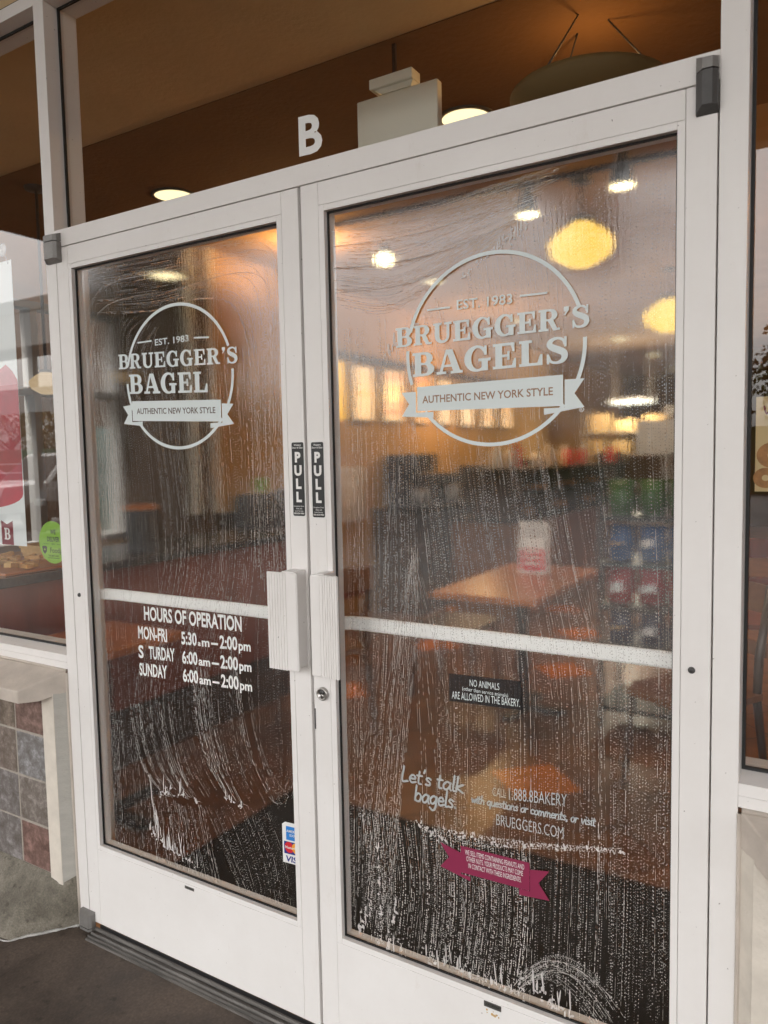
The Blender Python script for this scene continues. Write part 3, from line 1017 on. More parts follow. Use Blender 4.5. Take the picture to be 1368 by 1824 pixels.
# pivots: cast blocks, split between frame and leaf
def pivot(d, x0, x1, zs, z0, z1, m0, m1, up):
    xm0, xm1 = x0 + 0.012, x1 - 0.008
    mb = MB()

    def blk(za, zb, mat, chz):
        P = [(x0, 0.0), (x0, -0.010), (xm0, -0.024), (xm1, -0.024), (x1, -0.016), (x1, 0.0)]
        n = len(P)
        lo, hi = (za + chz[0], zb), (za, zb - chz[1])
        vs = []
        for k, (px, py) in enumerate(P):
            back = py > -0.012
            vs.append((px, py, za + (chz[0] if not back else 0)))
        for k, (px, py) in enumerate(P):
            back = py > -0.012
            vs.append((px, py, zb - (chz[1] if not back else 0)))
        fs = [tuple(range(n))[::-1], tuple(range(n, 2 * n))] + [(i, (i + 1) % n, n + (i + 1) % n, n + i) for i in range(n)]
        mb.add(vs, fs, mat)
    blk(zs + 0.0012, z1, m1, (0, 0.008))
    blk(z0, zs - 0.0012, m0, (0.010, 0))
    mb.build('pivot_hinge', None, d)


pivot(dl, -0.036, 0.026, 2.120, 2.060, 2.146, M_GREY, M_GREY, True)
pivot(dr, 1.796, 1.8325, 2.119, 2.050, 2.146, M_DKGREY, M_GREY, True)
pivot(dl, -0.034, 0.026, -0.014, -0.034, 0.033, M_GREY, M_GREY, False)


# pull handles
def pull(d, px0, px1, z0, z1, groove0, groove1, wx0, wx1):
    mb = MB()
    mb.box(px0, px1, -0.0535, -0.0475, z0, z1, None, 0.0028)
    n = 7
    for i in range(n):                                     # ribs between the grooves
        a = groove0 + (groove1 - groove0) * i / n
        b = groove0 + (groove1 - groove0) * (i + 1) / n
        mb.box(a + 0.0010, b - 0.0010, -0.0552, -0.0534, z0 + 0.0005, z1 - 0.0005)
    lo, hi = (groove1, px1) if abs(groove1 - px1) > abs(groove0 - px0) else (px0, groove0)
    mb.box(lo + 0.0006, hi - 0.003, -0.0546, -0.0534, z0 + 0.003, z1 - 0.003)
    mb.build('pull_handle', M_FRAME, d)
    mb = MB()
    mb.box(wx0, wx1, -0.0474, -0.0002, z0 + 0.004, z1 + 0.002, None, 0.0015)
    mb.build('handle_bracket', M_FRAME, d)


pull(dl, 0.824, 0.917, 0.946, 1.188, 0.825, 0.884, 0.866, 0.904)
pull(dr, 0.957, 1.0355, 0.943, 1.189, 0.987, 1.0350, 0.968, 0.994)

# mortise lock cylinder
mb = MB()
lx, lz = 0.9485, 0.884
mb.lathe([(0.0165, 0.0), (0.0165, -0.006), (0.0150, -0.0085), (0.0118, -0.0085), (0.0112, -0.0060), (0.0001, -0.0060)], (lx, 0, lz), 'y', 36, M_NICKEL)
mb.lathe([(0.0072, -0.0060), (0.0070, -0.0072), (0.0001, -0.0072)], (lx - 0.001, 0, lz + 0.004), 'y', 24, M_DKGREY)
mb.lathe([(0.0050, -0.0060), (0.0048, -0.0080), (0.0001, -0.0080)], (lx + 0.0005, 0, lz - 0.0045), 'y', 24, M_NICKEL)
mb.box(lx - 0.0002, lx + 0.0012, -0.0083, -0.0079, lz - 0.0075, lz - 0.0015, M_BLACK)
mb.build('lock_cylinder', None, dr)
mb = MB()
mb.box(0.9205, 0.9235, -0.0015, 0.002, 0.790, 0.842, M_DKGREY)
mb.build('latch_guard', None, dr)


# PULL stickers
def pull_sticker(d, xc, z0, z1):
    mb = MB()
    wd = 0.0365
    mb.flat([(xc - wd / 2 - 0.0032, z0 - 0.004), (xc + wd / 2 + 0.0032, z0 - 0.004), (xc + wd / 2 + 0.0032, z1 + 0.004), (xc - wd / 2 - 0.0032, z1 + 0.004)], -0.0006, M_WHITE)
    r = 0.004
    P = []
    for cx2, cz2, a0 in ((xc + wd / 2 - r, z1 - r, 0), (xc - wd / 2 + r, z1 - r, 90), (xc - wd / 2 + r, z0 + r, 180), (xc + wd / 2 - r, z0 + r, 270)):
        P += [(cx2 + r * math.cos(R(a0 + k)), cz2 + r * math.sin(R(a0 + k))) for k in (0, 30, 60, 90)]
    mb.flat(P, -0.0010, M_BLACK)
    s = mb.build('pull_sticker', None, d)
    mb = MB()
    for k, ch in enumerate('PULL'):
        ctext(mb, ch, xc + 0.001 * (k > 1), z1 - 0.0475 - k * 0.0325, 0.0225, -0.0014, M_WHITE, 0.05)
    ctext(mb, 'Western', xc, z1 - 0.0085, 0.0042, -0.0014, M_WHITE, 0.01)
    ctext(mb, 'Door & Glass', xc, z1 - 0.0150, 0.0042, -0.0014, M_WHITE, 0.01, 0.95)
    ctext(mb, 'Complete Door', xc, z0 + 0.0225, 0.0034, -0.0014, M_WHITE, 0.005)
    ctext(mb, 'Glass and', xc, z0 + 0.0166, 0.0034, -0.0014, M_WHITE, 0.005)
    ctext(mb, 'Lock Service', xc, z0 + 0.0107, 0.0034, -0.0014, M_WHITE, 0.005)
    ctext(mb, '800-824-9984', xc, z0 + 0.0044, 0.0038, -0.0014, M_WHITE, 0.02)
    mb.build('lettering', None, s)


pull_sticker(dl, 0.8905, 1.322, 1.5025)
pull_sticker(dr, 0.9500, 1.320, 1.5015)


# round shop emblem
def emblem(d, c0, c1, rx, rz, ink, est, dash_l, dash_r, name_l, word, rib, auth, thick, gaps):
    """everything in metres on the inner face of the glass"""
    y = DG - 0.0042
    mb = MB()
    cx, cz = c0, c1
    for a0, a1 in gaps:
        A = np.linspace(R(a0), R(a1), 40)
        vs, fs = ribbon2d([(cx + rx * math.cos(a), cz + rz * math.sin(a)) for a in A], thick)
        mb.add([(p[0], y - 0.00035, p[1]) for p in vs], fs, M_VINYL)
    text(mb, 'EST. 1983', *est, y, M_VINYL, 0.014)
    for a, b in (dash_l, dash_r):
        vs, fs = ribbon2d([a, b], 0.0042)
        mb.add([(p[0], y, p[1]) for p in vs], fs, M_VINYL)
    slab(mb, "BRUEGGER'S", *name_l, y, M_VINYL)
    slab(mb, *word, y, M_VINYL)
    (bx0, bz0t, bz0b), (bx1, bz1t, bz1b), (lx_, lt, lb, ln), (rx_, rt, rb, rn) = rib
    mb.flat([(bx0, bz0b), (bx1, bz1b), (bx1, bz1t), (bx0, bz0t)], y - 0.0001, M_VINYL)
    n2 = 0.003
    mb.flat([(lx_, lb), (bx0 + 0.04, bz0b - 0.016), (bx0 + 0.04, bz0b - n2), (bx0 - n2, bz0b - n2), (bx0 - n2, bz0t - 0.010), (lx_, lt), (ln, (lt + lb) / 2)], y, M_VINYL)
    mb.flat([(rx_, rb), (rn, (rt + rb) / 2), (rx_, rt), (bx1 + n2, bz1t - 0.010), (bx1 + n2, bz1b - n2), (bx1 - 0.04, bz1b - n2), (bx1 - 0.04, bz1b - 0.016)], y, M_VINYL)
    e = mb.build('emblem_decal', None, d)
    mb = MB()
    text(mb, 'AUTHENTIC NEW YORK STYLE', *auth, y - 0.0004, ink, 0.016)
    mb.build('lettering', None, e)
    return e


emblem(dl, 0.4745, 1.6915, 0.2010, 0.1935, pmat('dark_brown_ink', (0.10, 0.07, 0.055), 0.4), (0.392, 0.522, 1.783, 1.783, 0.0165),
       ((0.322, 1.797), (0.379, 1.797)), ((0.541, 1.790), (0.596, 1.786)),
       (0.239, 0.695, 1.729, 1.711, 0.042), ('BAGEL', 0.281, 0.587, 1.656, 1.643, 0.055),
       ((0.289, 1.635, 1.579), (0.630, 1.621, 1.564), (0.250, 1.622, 1.572, 0.270), (0.674, 1.608, 1.556, 0.652)),
       (0.307, 0.610, 1.598, 1.587, 0.0155), 0.0085, ((20, 166), (182, 205), (218, 322), (331, 362)))
emblem(dr, 1.3950, 1.6830, 0.1990, 0.1980, pmat('warm_brown_ink', (0.30, 0.165, 0.09), 0.4), (1.318, 1.444, 1.774, 1.772, 0.0195),  # amber room light behind cut-out letters, put into their colour
       ((1.246, 1.781), (1.302, 1.781)), ((1.460, 1.785), (1.518, 1.784)),
       (1.166, 1.604, 1.707, 1.709, 0.043), ('BAGELS', 1.208, 1.562, 1.639, 1.643, 0.052),
       ((1.218, 1.616, 1.563), (1.550, 1.620, 1.558), (1.178, 1.606, 1.553, 1.197), (1.593, 1.610, 1.554, 1.573)),
       (1.231, 1.529, 1.580, 1.581, 0.0155), 0.0080, ((20, 164), (176, 198), (218, 322), (336, 362)))
mb = MB()
vs, fs = ribbon2d([(1.587 + 0.0042 * math.cos(a), 1.549 + 0.0042 * math.sin(a)) for a in np.linspace(0, 6.283, 20)], 0.001)
mb.add([(p[0], DG - 0.0042, p[1]) for p in vs], fs, M_VINYL)
ctext(mb, 'R', 1.587, 1.5465, 0.005, DG - 0.0042, M_VINYL, 0.01)
mb.build('registered_mark', None, dr)

# opening hours
mb = MB()
y = DG - 0.0042
W8 = 0.030
text(mb, 'HOURS OF OPERATION', 0.299, 0.676, 1.003, 1.008, 0.0375, y, M_WHITEV, W8)
text(mb, 'MON-FRI', 0.270, 0.391, 0.945, 0.947, 0.0350, y, M_WHITEV, W8)
text(mb, 'S', 0.268, 0.290, 0.887, 0.888, 0.0350, y, M_WHITEV, W8)
text(mb, 'TURDAY', 0.312, 0.419, 0.889, 0.894, 0.0350, y, M_WHITEV, W8)
text(mb, 'SUNDAY', 0.269, 0.385, 0.834, 0.840, 0.0350, y, M_WHITEV, W8)
for row, (za, zb) in enumerate(((0.948, 0.957), (0.893, 0.902), (0.841, 0.849))):
    h = '5:30' if row == 0 else '6:00'
    def L(k):
        return za + (zb - za) * k
    text(mb, h, 0.448, 0.508, L(0), L(0.24), 0.0335, y, M_WHITEV, W8)
    text(mb, 'am' if row else 'm', 0.512 if row else 0.527, 0.556, L(0.25), L(0.42), 0.0225, y, M_WHITEV, W8)
    if row == 0:
        text(mb, 'a', 0.512, 0.523, L(0.25), L(0.3), 0.014, y, M_WHITEV, W8)
    text(mb, '-', 0.562, 0.588, L(0.44), L(0.54), 0.030, y, M_WHITEV, 0.02)
    text(mb, '2:00', 0.594, 0.658, L(0.57), L(0.80), 0.0335, y, M_WHITEV, W8)
    text(mb, 'pm', 0.662, 0.705, L(0.83), L(1), 0.0245, y, M_WHITEV, W8)
mb.build('hours_decal', None, dl)

# card sticker, partly behind the stop
mb = MB()
y = DG - 0.0042
k = 0.10
def cz_(x, z):
    return (x, z + (x - 0.79) * 0.06)
mb.flat([cz_(0.7925, 0.403), cz_(0.862, 0.403), cz_(0.862, 0.514), cz_(0.803, 0.514), cz_(0.7925, 0.507)], y, M_WHITEV)
cs = mb.build('card_sticker', None, dl)
mb = MB()
mb.flat([cz_(0.8055, 0.4665), cz_(0.860, 0.4665), cz_(0.860, 0.5035), cz_(0.8055, 0.5035)], y - 0.0003, M_BLUE)
text(mb, 'AMERICAN', 0.807, 0.859, 0.4885, 0.4915, 0.0068, y - 0.0006, M_WHITEV, 0.01)
text(mb, 'EXPRESS', 0.8175, 0.859, 0.4785, 0.4810, 0.0068, y - 0.0006, M_WHITEV, 0.01)
mb.flat([cz_(0.7975, 0.4285), cz_(0.860, 0.4285), cz_(0.860, 0.4620), cz_(0.7975, 0.4620)], y - 0.0003, M_NAVY)
for xx, mm, dy in ((0.8145, M_REDP, 0.0004), (0.8385, M_ORANGEP, 0.00055)):
    mb.flat([(xx + 0.0148 * math.cos(a), 0.4465 + (xx - 0.79) * 0.06 + 0.0148 * math.sin(a)) for a in np.linspace(0, 2 * math.pi, 31)[:-1]], y - dy, mm)
text(mb, 'MasterCard', 0.802, 0.852, 0.4440, 0.4470, 0.0068, y - 0.0009, M_WHITEV, 0.015)
text(mb, 'VISA', 0.8005, 0.858, 0.4085, 0.4115, 0.0150, y - 0.0004, M_NAVY, 0.03, 0.15)
mb.build('lettering', None, cs)

# maker's plate on the left bottom rail
mb = MB()
mb.box(0.4365, 0.4725, -0.0010, 0.0001, 0.2335, 0.2415, M_ALU)
ctext(mb, 'ARCADIA', 0.4545, 0.2358, 0.0036, -0.0013, M_DARKINK, 0.02)
mb.build('maker_plate', None, dl)
mb = MB()
mb.box(1.3705, 1.4115, -0.0010, 0.0001, 0.2335, 0.2460, M_ALU)
ctext(mb, 'ARCADIA', 1.391, 0.2375, 0.0048, -0.0013, M_DARKINK, 0.03, 1.1)
mb.flat([(1.370, 0.2180), (1.4115, 0.2150), (1.4125, 0.2330), (1.3705, 0.2332)], -0.0008, M_WHITE)
for px, pz, s in ((1.3775, 0.227, 0.0035), (1.378, 0.2205, 0.002), (1.391, 0.2205, 0.0045), (1.396, 0.2185, 0.004), (1.401, 0.222, 0.003), (1.406, 0.2185, 0.0025), (1.393, 0.2275, 0.0015)):
    mb.flat([(px + s * random.uniform(0.6, 1.2) * math.cos(a), pz + s * random.uniform(0.5, 1) * math.sin(a)) for a in np.linspace(0, 6.28, 9)[:-1]], -0.0011, M_TANPAPER)
mb.build('worn_plate', None, dr)

# animals notice
mb = MB()
y = DG - 0.0042
mb.flat([(1.287, 0.914), (1.4575, 0.920), (1.4575, 0.983), (1.287, 0.977)], y, alpha_mat('smoked_film', (0.015, 0.015, 0.017), 0.85, 0.35))
nn = mb.build('notice_sticker', None, dr)
mb = MB()
text(mb, 'NO ANIMALS', 1.338, 1.408, 0.9555, 0.9565, 0.0150, y - 0.0005, M_VINYL, 0.0)
text(mb, '(other than service animals)', 1.320, 1.428, 0.9435, 0.9435, 0.0085, y - 0.0005, M_VINYL, 0.0)
text(mb, 'ARE ALLOWED IN THE BAKERY.', 1.294, 1.455, 0.9210, 0.9270, 0.0165, y - 0.0005, M_VINYL, 0.0)
mb.build('lettering', None, nn)

# contact lettering
mb = MB()
y = DG - 0.0042
hand(mb, "Let's talk", 1.158, 1.320, 0.703, 0.708, 0.0185, y, M_VINYLGREY, 0.0050)
hand(mb, 'bagels.', 1.192, 1.302, 0.662, 0.667, 0.0195, y, M_VINYLGREY, 0.0050)
text(mb, 'CALL', 1.390, 1.421, 0.717, 0.719, 0.0190, y, M_VINYLGREY, -0.004)
text(mb, '1.888.8BAKERY', 1.428, 1.556, 0.717, 0.731, 0.0265, y, M_VINYLGREY, -0.002)
hand(mb, 'with questions or comments, or visit', 1.338, 1.615, 0.691, 0.704, 0.0100, y, M_VINYLGREY, 0.0030)
text(mb, 'BRUEGGERS.COM', 1.398, 1.549, 0.653, 0.660, 0.0245, y, M_VINYLGREY, -0.002)
mb.build('contact_decal', None, dr)

# magenta allergy ribbon
mb = MB()
y = DG - 0.0040
mb.flat([(1.311, 0.583), (1.474, 0.587), (1.474, 0.524), (1.311, 0.520)], y - 0.0003, M_PINK)
mb.flat([(1.258, 0.578), (1.311, 0.566), (1.311, 0.516), (1.334, 0.516), (1.334, 0.505), (1.258, 0.520), (1.281, 0.548)], y, M_PINK)
mb.flat([(1.518, 0.580), (1.4745, 0.572), (1.4745, 0.523), (1.450, 0.523), (1.450, 0.508), (1.518, 0.515), (1.494, 0.547)], y, M_PINK)
pr = mb.build('allergy_ribbon_sticker', None, dr)
mb = MB()
y2 = y - 0.0007
text(mb, 'WE SELL ITEMS CONTAINING PEANUTS AND', 1.322, 1.462, 0.5655, 0.5685, 0.0112, y2, M_WHITE, 0.0)
text(mb, 'OTHER NUTS. YOUR PRODUCTS MAY COME', 1.325, 1.459, 0.5510, 0.5535, 0.0112, y2, M_WHITE, 0.0)
text(mb, 'IN CONTACT WITH THESE INGREDIENTS.', 1.330, 1.455, 0.5360, 0.5380, 0.0112, y2, M_WHITE, 0.0)
mb.build('lettering', None, pr)

# ================================================================== SOAP AND WATER ON THE PANES

SWATHS = [
    ('R', [(1.005, 1.8), (1.014, 1.443), (0.997, 0.274)], [(1.208, 1.777), (1.204, 1.416), (1.198, 1.029), (1.109, 0.267)], 26, 0.22, 1.0, 1.0),
    ('R', [(1.193, 1.555), (1.237, 1.15), (1.249, 0.839), (1.228, 0.239)], [(1.528, 1.506), (1.57, 1.245), (1.619, 1.028), (1.631, 0.673), (1.621, 0.269)], 42, 0.25, 1.0, 1.0),
    ('R', [(1.549, 1.506), (1.591, 1.247), (1.634, 1.03), (1.643, 0.676), (1.636, 0.275)], [(1.754, 1.716), (1.757, 1.148), (1.757, 0.705), (1.758, 0.301)], 22, 0.12, 0.75, 0.9),
    ('R', [(1.142, 1.734), (1.172, 1.631), (1.196, 1.53)], [(1.529, 1.97), (1.546, 1.739), (1.549, 1.506)], 34, 0.35, 0.9, 0.95),
    ('R', [(1.529, 1.991), (1.546, 1.739), (1.549, 1.506)], [(1.76, 1.995), (1.754, 1.857), (1.754, 1.716)], 26, 0.06, 0.75, 0.75),
    ('R', [(0.998, 2.007), (1.234, 2.0), (1.429, 2.02), (1.558, 2.026)], [(0.989, 1.821), (1.128, 1.786), (1.244, 1.821), (1.434, 1.91)], 26, 0.85, 0.5, 0.8),
    ('R', [(1.036, 0.618), (1.056, 0.438), (1.041, 0.281)], [(1.469, 0.631), (1.475, 0.456), (1.454, 0.255)], 40, 0.3, 1.1, 1.35),
    ('R', [(1.448, 0.325), (1.525, 0.396), (1.603, 0.389), (1.672, 0.326)], [(1.421, 0.256), (1.493, 0.328), (1.555, 0.319), (1.615, 0.267)], 12, 0.5, 1.0, 0.9),
    ('R', [(1.201, 0.609), (1.323, 0.613), (1.482, 0.634), (1.671, 0.669)], [(1.196, 0.594), (1.323, 0.586), (1.482, 0.619), (1.673, 0.66)], 4, 0.1, 0.9, 1.5),
    ('L', [(0.104, 2.028), (0.456, 2.023), (0.717, 2.016), (0.808, 1.996), (0.827, 1.928), (0.835, 1.764), (0.829, 1.346), (0.832, 1.117)], [(0.14, 1.897), (0.381, 1.876), (0.554, 1.887), (0.672, 1.858), (0.724, 1.746), (0.731, 1.547), (0.729, 1.344), (0.731, 1.109)], 24, 0.6, 0.6, 0.85),
    ('L', [(0.099, 1.967), (0.095, 1.836), (0.095, 1.57), (0.101, 1.093), (0.106, 0.295)], [(0.362, 1.856), (0.29, 1.817), (0.296, 1.69), (0.343, 1.561), (0.372, 1.177), (0.383, 0.786)], 26, 0.2, 0.8, 0.85),
    ('L', [(0.36, 1.826), (0.328, 1.751), (0.357, 1.56), (0.384, 1.178), (0.241, 0.781), (0.281, 0.583), (0.366, 0.484)], [(0.72, 1.747), (0.727, 1.547), (0.723, 1.197), (0.666, 0.891), (0.686, 0.663), (0.75, 0.552)], 40, 0.4, 0.85, 0.9),
    ('L', [(0.725, 1.108), (0.71, 0.897), (0.72, 0.669), (0.769, 0.544)], [(0.832, 1.117), (0.839, 0.841), (0.849, 0.71), (0.803, 0.549)], 14, 0.1, 0.7, 0.8),
    ('L', [(0.117, 0.745), (0.12, 0.497), (0.125, 0.273)], [(0.356, 0.479), (0.381, 0.348), (0.395, 0.267)], 20, 0.5, 1.0, 1.1),
    ('L', [(0.356, 0.479), (0.37, 0.363), (0.381, 0.263)], [(0.501, 0.495), (0.538, 0.356), (0.565, 0.265)], 16, 0.6, 0.9, 1.0),
    ('L', [(0.501, 0.495), (0.571, 0.381), (0.638, 0.27)], [(0.75, 0.552), (0.82, 0.401), (0.833, 0.267)], 20, 0.25, 0.7, 0.9),
]
FOAM = [
    ('R', [(1.027, 0.277), (1.071, 0.385)], 30, 0.016),
    ('R', [(1.052, 0.263), (1.156, 0.269)], 40, 0.018),
    ('R', [(1.109, 0.267), (1.144, 0.421)], 26, 0.008),
    ('R', [(1.086, 0.531), (1.093, 0.277)], 26, 0.005),
    ('R', [(1.201, 0.613), (1.266, 0.578)], 30, 0.012),
    ('R', [(1.267, 0.608), (1.418, 0.611)], 40, 0.014),
    ('R', [(1.418, 0.617), (1.671, 0.664)], 40, 0.008),
    ('R', [(1.455, 0.314), (1.567, 0.267)], 60, 0.016),
    ('R', [(1.217, 0.283), (1.467, 0.28)], 70, 0.016),
    ('R', [(1.326, 1.834), (1.41, 1.891)], 26, 0.01),
    ('R', [(1.403, 1.878), (1.474, 1.927)], 40, 0.014),
    ('R', [(1.156, 1.714), (1.222, 1.757)], 18, 0.01),
    ('R', [(1.138, 1.684), (1.165, 1.719)], 14, 0.01),
    ('L', [(0.33, 0.481), (0.378, 0.504)], 26, 0.012),
    ('L', [(0.401, 0.502), (0.435, 0.5)], 14, 0.008),
    ('L', [(0.469, 0.508), (0.484, 0.491)], 10, 0.006),
    ('L', [(0.282, 0.361), (0.356, 0.321)], 46, 0.016),
    ('L', [(0.297, 0.448), (0.333, 0.336)], 20, 0.01),
    ('L', [(0.356, 0.321), (0.469, 0.301)], 30, 0.012),
    ('L', [(0.589, 0.531), (0.65, 0.517)], 14, 0.006),
    ('L', [(0.09, 0.264), (0.421, 0.249)], 46, 0.01),
    ('L', [(0.421, 0.249), (0.814, 0.253)], 40, 0.008),
]
TRICKLES = [
    ('L', [(0.219, 0.735), (0.232, 0.643), (0.27, 0.546), (0.343, 0.49), (0.378, 0.487)], 1.0),
    ('L', [(0.254, 0.741), (0.269, 0.641), (0.304, 0.55), (0.367, 0.495), (0.404, 0.495)], 1.3),
    ('L', [(0.292, 0.738), (0.31, 0.64), (0.347, 0.554), (0.409, 0.504), (0.441, 0.505)], 0.9),
    ('L', [(0.348, 0.756), (0.36, 0.657), (0.389, 0.562), (0.443, 0.505), (0.469, 0.501)], 1.1),
    ('L', [(0.383, 0.77), (0.396, 0.672), (0.422, 0.577), (0.47, 0.505), (0.498, 0.498)], 0.8),
    ('L', [(0.488, 0.842), (0.497, 0.723), (0.534, 0.617), (0.594, 0.541), (0.63, 0.528)], 1.3),
    ('L', [(0.501, 0.884), (0.514, 0.726), (0.553, 0.617), (0.606, 0.539), (0.644, 0.524)], 1.2),
    ('L', [(0.514, 0.886), (0.531, 0.729), (0.574, 0.615), (0.631, 0.533), (0.661, 0.523)], 1.0),
    ('L', [(0.531, 0.88), (0.557, 0.733), (0.598, 0.62), (0.649, 0.537), (0.673, 0.526)], 0.8),
    ('L', [(0.647, 0.888), (0.662, 0.767), (0.691, 0.664), (0.742, 0.582), (0.779, 0.556), (0.812, 0.582), (0.838, 0.648)], 0.9),
    ('L', [(0.686, 0.878), (0.705, 0.759), (0.732, 0.672), (0.772, 0.611), (0.8, 0.602), (0.829, 0.646)], 0.6),
    ('L', [(0.467, 1.056), (0.49, 0.883), (0.499, 0.772), (0.528, 0.664)], 0.6),
    ('L', [(0.626, 1.093), (0.634, 0.964), (0.645, 0.842), (0.671, 0.706)], 0.6),
    ('L', [(0.362, 1.848), (0.307, 1.784), (0.273, 1.691), (0.296, 1.61), (0.342, 1.529)], 0.7),
    ('L', [(0.39, 1.83), (0.335, 1.773), (0.301, 1.69), (0.319, 1.609), (0.361, 1.536)], 0.6),
    ('L', [(0.09, 1.836), (0.108, 1.9), (0.163, 1.958), (0.262, 1.98), (0.454, 1.978), (0.659, 1.987), (0.772, 1.984), (0.825, 1.953), (0.839, 1.872)], 0.6),
    ('L', [(0.111, 1.768), (0.131, 1.865), (0.197, 1.914), (0.317, 1.926), (0.494, 1.924), (0.657, 1.938), (0.76, 1.924), (0.8, 1.877), (0.814, 1.766)], 0.6),
    ('R', [(1.195, 1.237), (1.139, 0.915), (1.088, 0.603), (1.055, 0.38)], 0.9),
    ('R', [(1.195, 1.224), (1.124, 0.926), (1.063, 0.667), (1.029, 0.459)], 0.7),
    ('R', [(1.197, 1.25), (1.163, 0.905), (1.133, 0.613), (1.11, 0.326)], 1.0),
    ('R', [(1.198, 1.237), (1.23, 0.968), (1.251, 0.708), (1.254, 0.494)], 0.8),
    ('R', [(1.198, 1.224), (1.207, 0.912), (1.212, 0.632), (1.203, 0.3)], 0.8),
    ('R', [(1.2, 1.244), (1.262, 0.998), (1.293, 0.809), (1.303, 0.614)], 0.6),
    ('R', [(1.15, 1.403), (1.128, 1.22), (1.091, 0.976), (1.048, 0.72)], 0.6),
    ('R', [(1.431, 1.486), (1.461, 1.287), (1.491, 1.147), (1.526, 0.949)], 0.8),
    ('R', [(1.361, 1.5), (1.383, 1.295), (1.409, 1.139), (1.433, 0.922)], 0.7),
    ('R', [(1.493, 1.502), (1.528, 1.312), (1.557, 1.152), (1.585, 0.958)], 0.6),
    ('R', [(1.294, 1.489), (1.316, 1.281), (1.337, 1.108), (1.355, 0.909)], 0.6),
    ('R', [(1.591, 1.247), (1.623, 1.021), (1.635, 0.792), (1.638, 0.508)], 0.6),
    ('R', [(1.439, 0.296), (1.474, 0.347), (1.525, 0.381), (1.579, 0.381), (1.626, 0.352), (1.661, 0.31)], 1.0),
    ('R', [(1.448, 0.279), (1.487, 0.332), (1.531, 0.361), (1.579, 0.356), (1.615, 0.323), (1.644, 0.289)], 0.8),
    ('R', [(1.002, 1.955), (1.162, 1.948), (1.301, 1.955), (1.429, 1.977), (1.53, 2.002)], 0.7),
    ('R', [(1.0, 1.904), (1.146, 1.895), (1.274, 1.9), (1.379, 1.919), (1.465, 1.943)], 0.8),
    ('R', [(1.007, 1.851), (1.13, 1.845), (1.217, 1.849), (1.3, 1.873)], 0.7),
    ('R', [(1.003, 1.993), (1.191, 1.98), (1.367, 1.995), (1.501, 2.024)], 0.6),
]


def resample(pts, n):
    P = smooth_line(pts, 10)
    s = np.concatenate([[0], np.cumsum(np.linalg.norm(np.diff(P, axis=0), axis=1))])
    t = np.linspace(0, s[-1], n)
    return np.stack([np.interp(t, s, P[:, 0]), np.interp(t, s, P[:, 1])], 1)


def vnoise(x, seed):
    """smooth 1-D value noise in 0..1"""
    g = np.random.default_rng(seed).random(4096)
    i = np.floor(x).astype(int)
    f = x - i
    f = f * f * (3 - 2 * f)
    return g[i % 4096] * (1 - f) + g[(i + 1) % 4096] * f


def run_line(P, dash, dens, size, out, seed):
    """one run down the glass: a chain of beads, a fine continuous trickle, or faint micro beads"""
    seg = np.linalg.norm(np.diff(P, axis=0), axis=1)
    s = np.concatenate([[0], np.cumsum(seg)])
    L = s[-1]
    if L < 0.02:
        return
    pos = rng.random() * 0.01
    q = rng.random()
    kind = 'line' if q < dash else ('bead' if q < dash + (1 - dash) * 0.62 else 'micro')
    bs = size * (0.8 + 0.5 * rng.random())
    gap = 0.0052 + 0.0022 * rng.random()
    if kind == 'micro':
        gap *= 0.75

    def at(p):
        x = np.interp(p, s, P[:, 0])
        z = np.interp(p, s, P[:, 1])
        i = min(max(np.searchsorted(s, p), 1), len(P) - 1)
        d = P[i] - P[i - 1]
        return x, z, math.atan2(d[1], d[0])
    while pos < L:
        nv = vnoise(np.array([pos * 6 + seed * 7.3]), seed)[0]
        if nv < 0.11:
            pos += 0.014
            continue
        if kind == 'line':
            ln = 0.05 + rng.exponential(0.10)
            wd = (0.00030 + 0.00040 * rng.random()) * bs
            end = min(pos + ln, L)
            k = pos
            while k < end:                                  # short overlapping links follow the curve
                x, z, a = at(k + 0.006)
                out.append((x, z, a, 0.0072, wd * (0.75 + 0.5 * rng.random()), 0.0004))
                if rng.random() < 0.25:
                    out.append((x, z, a, wd * 2.4, wd * 1.9, 0.0006))
                k += 0.012
            pos = end + 0.004 + rng.exponential(0.02)
        else:
            x, z, a = at(pos)
            r = (0.00085 + 0.00045 * nv * rng.random()) * bs * (0.6 if kind == 'micro' else 1.0)
            el = 1.0 + 0.6 * rng.random()
            out.append((x + rng.normal(0, 0.0002), z, a, r * el, r, r * 0.55))
            pos += gap * (0.82 + 0.36 * rng.random()) / dens ** 0.5


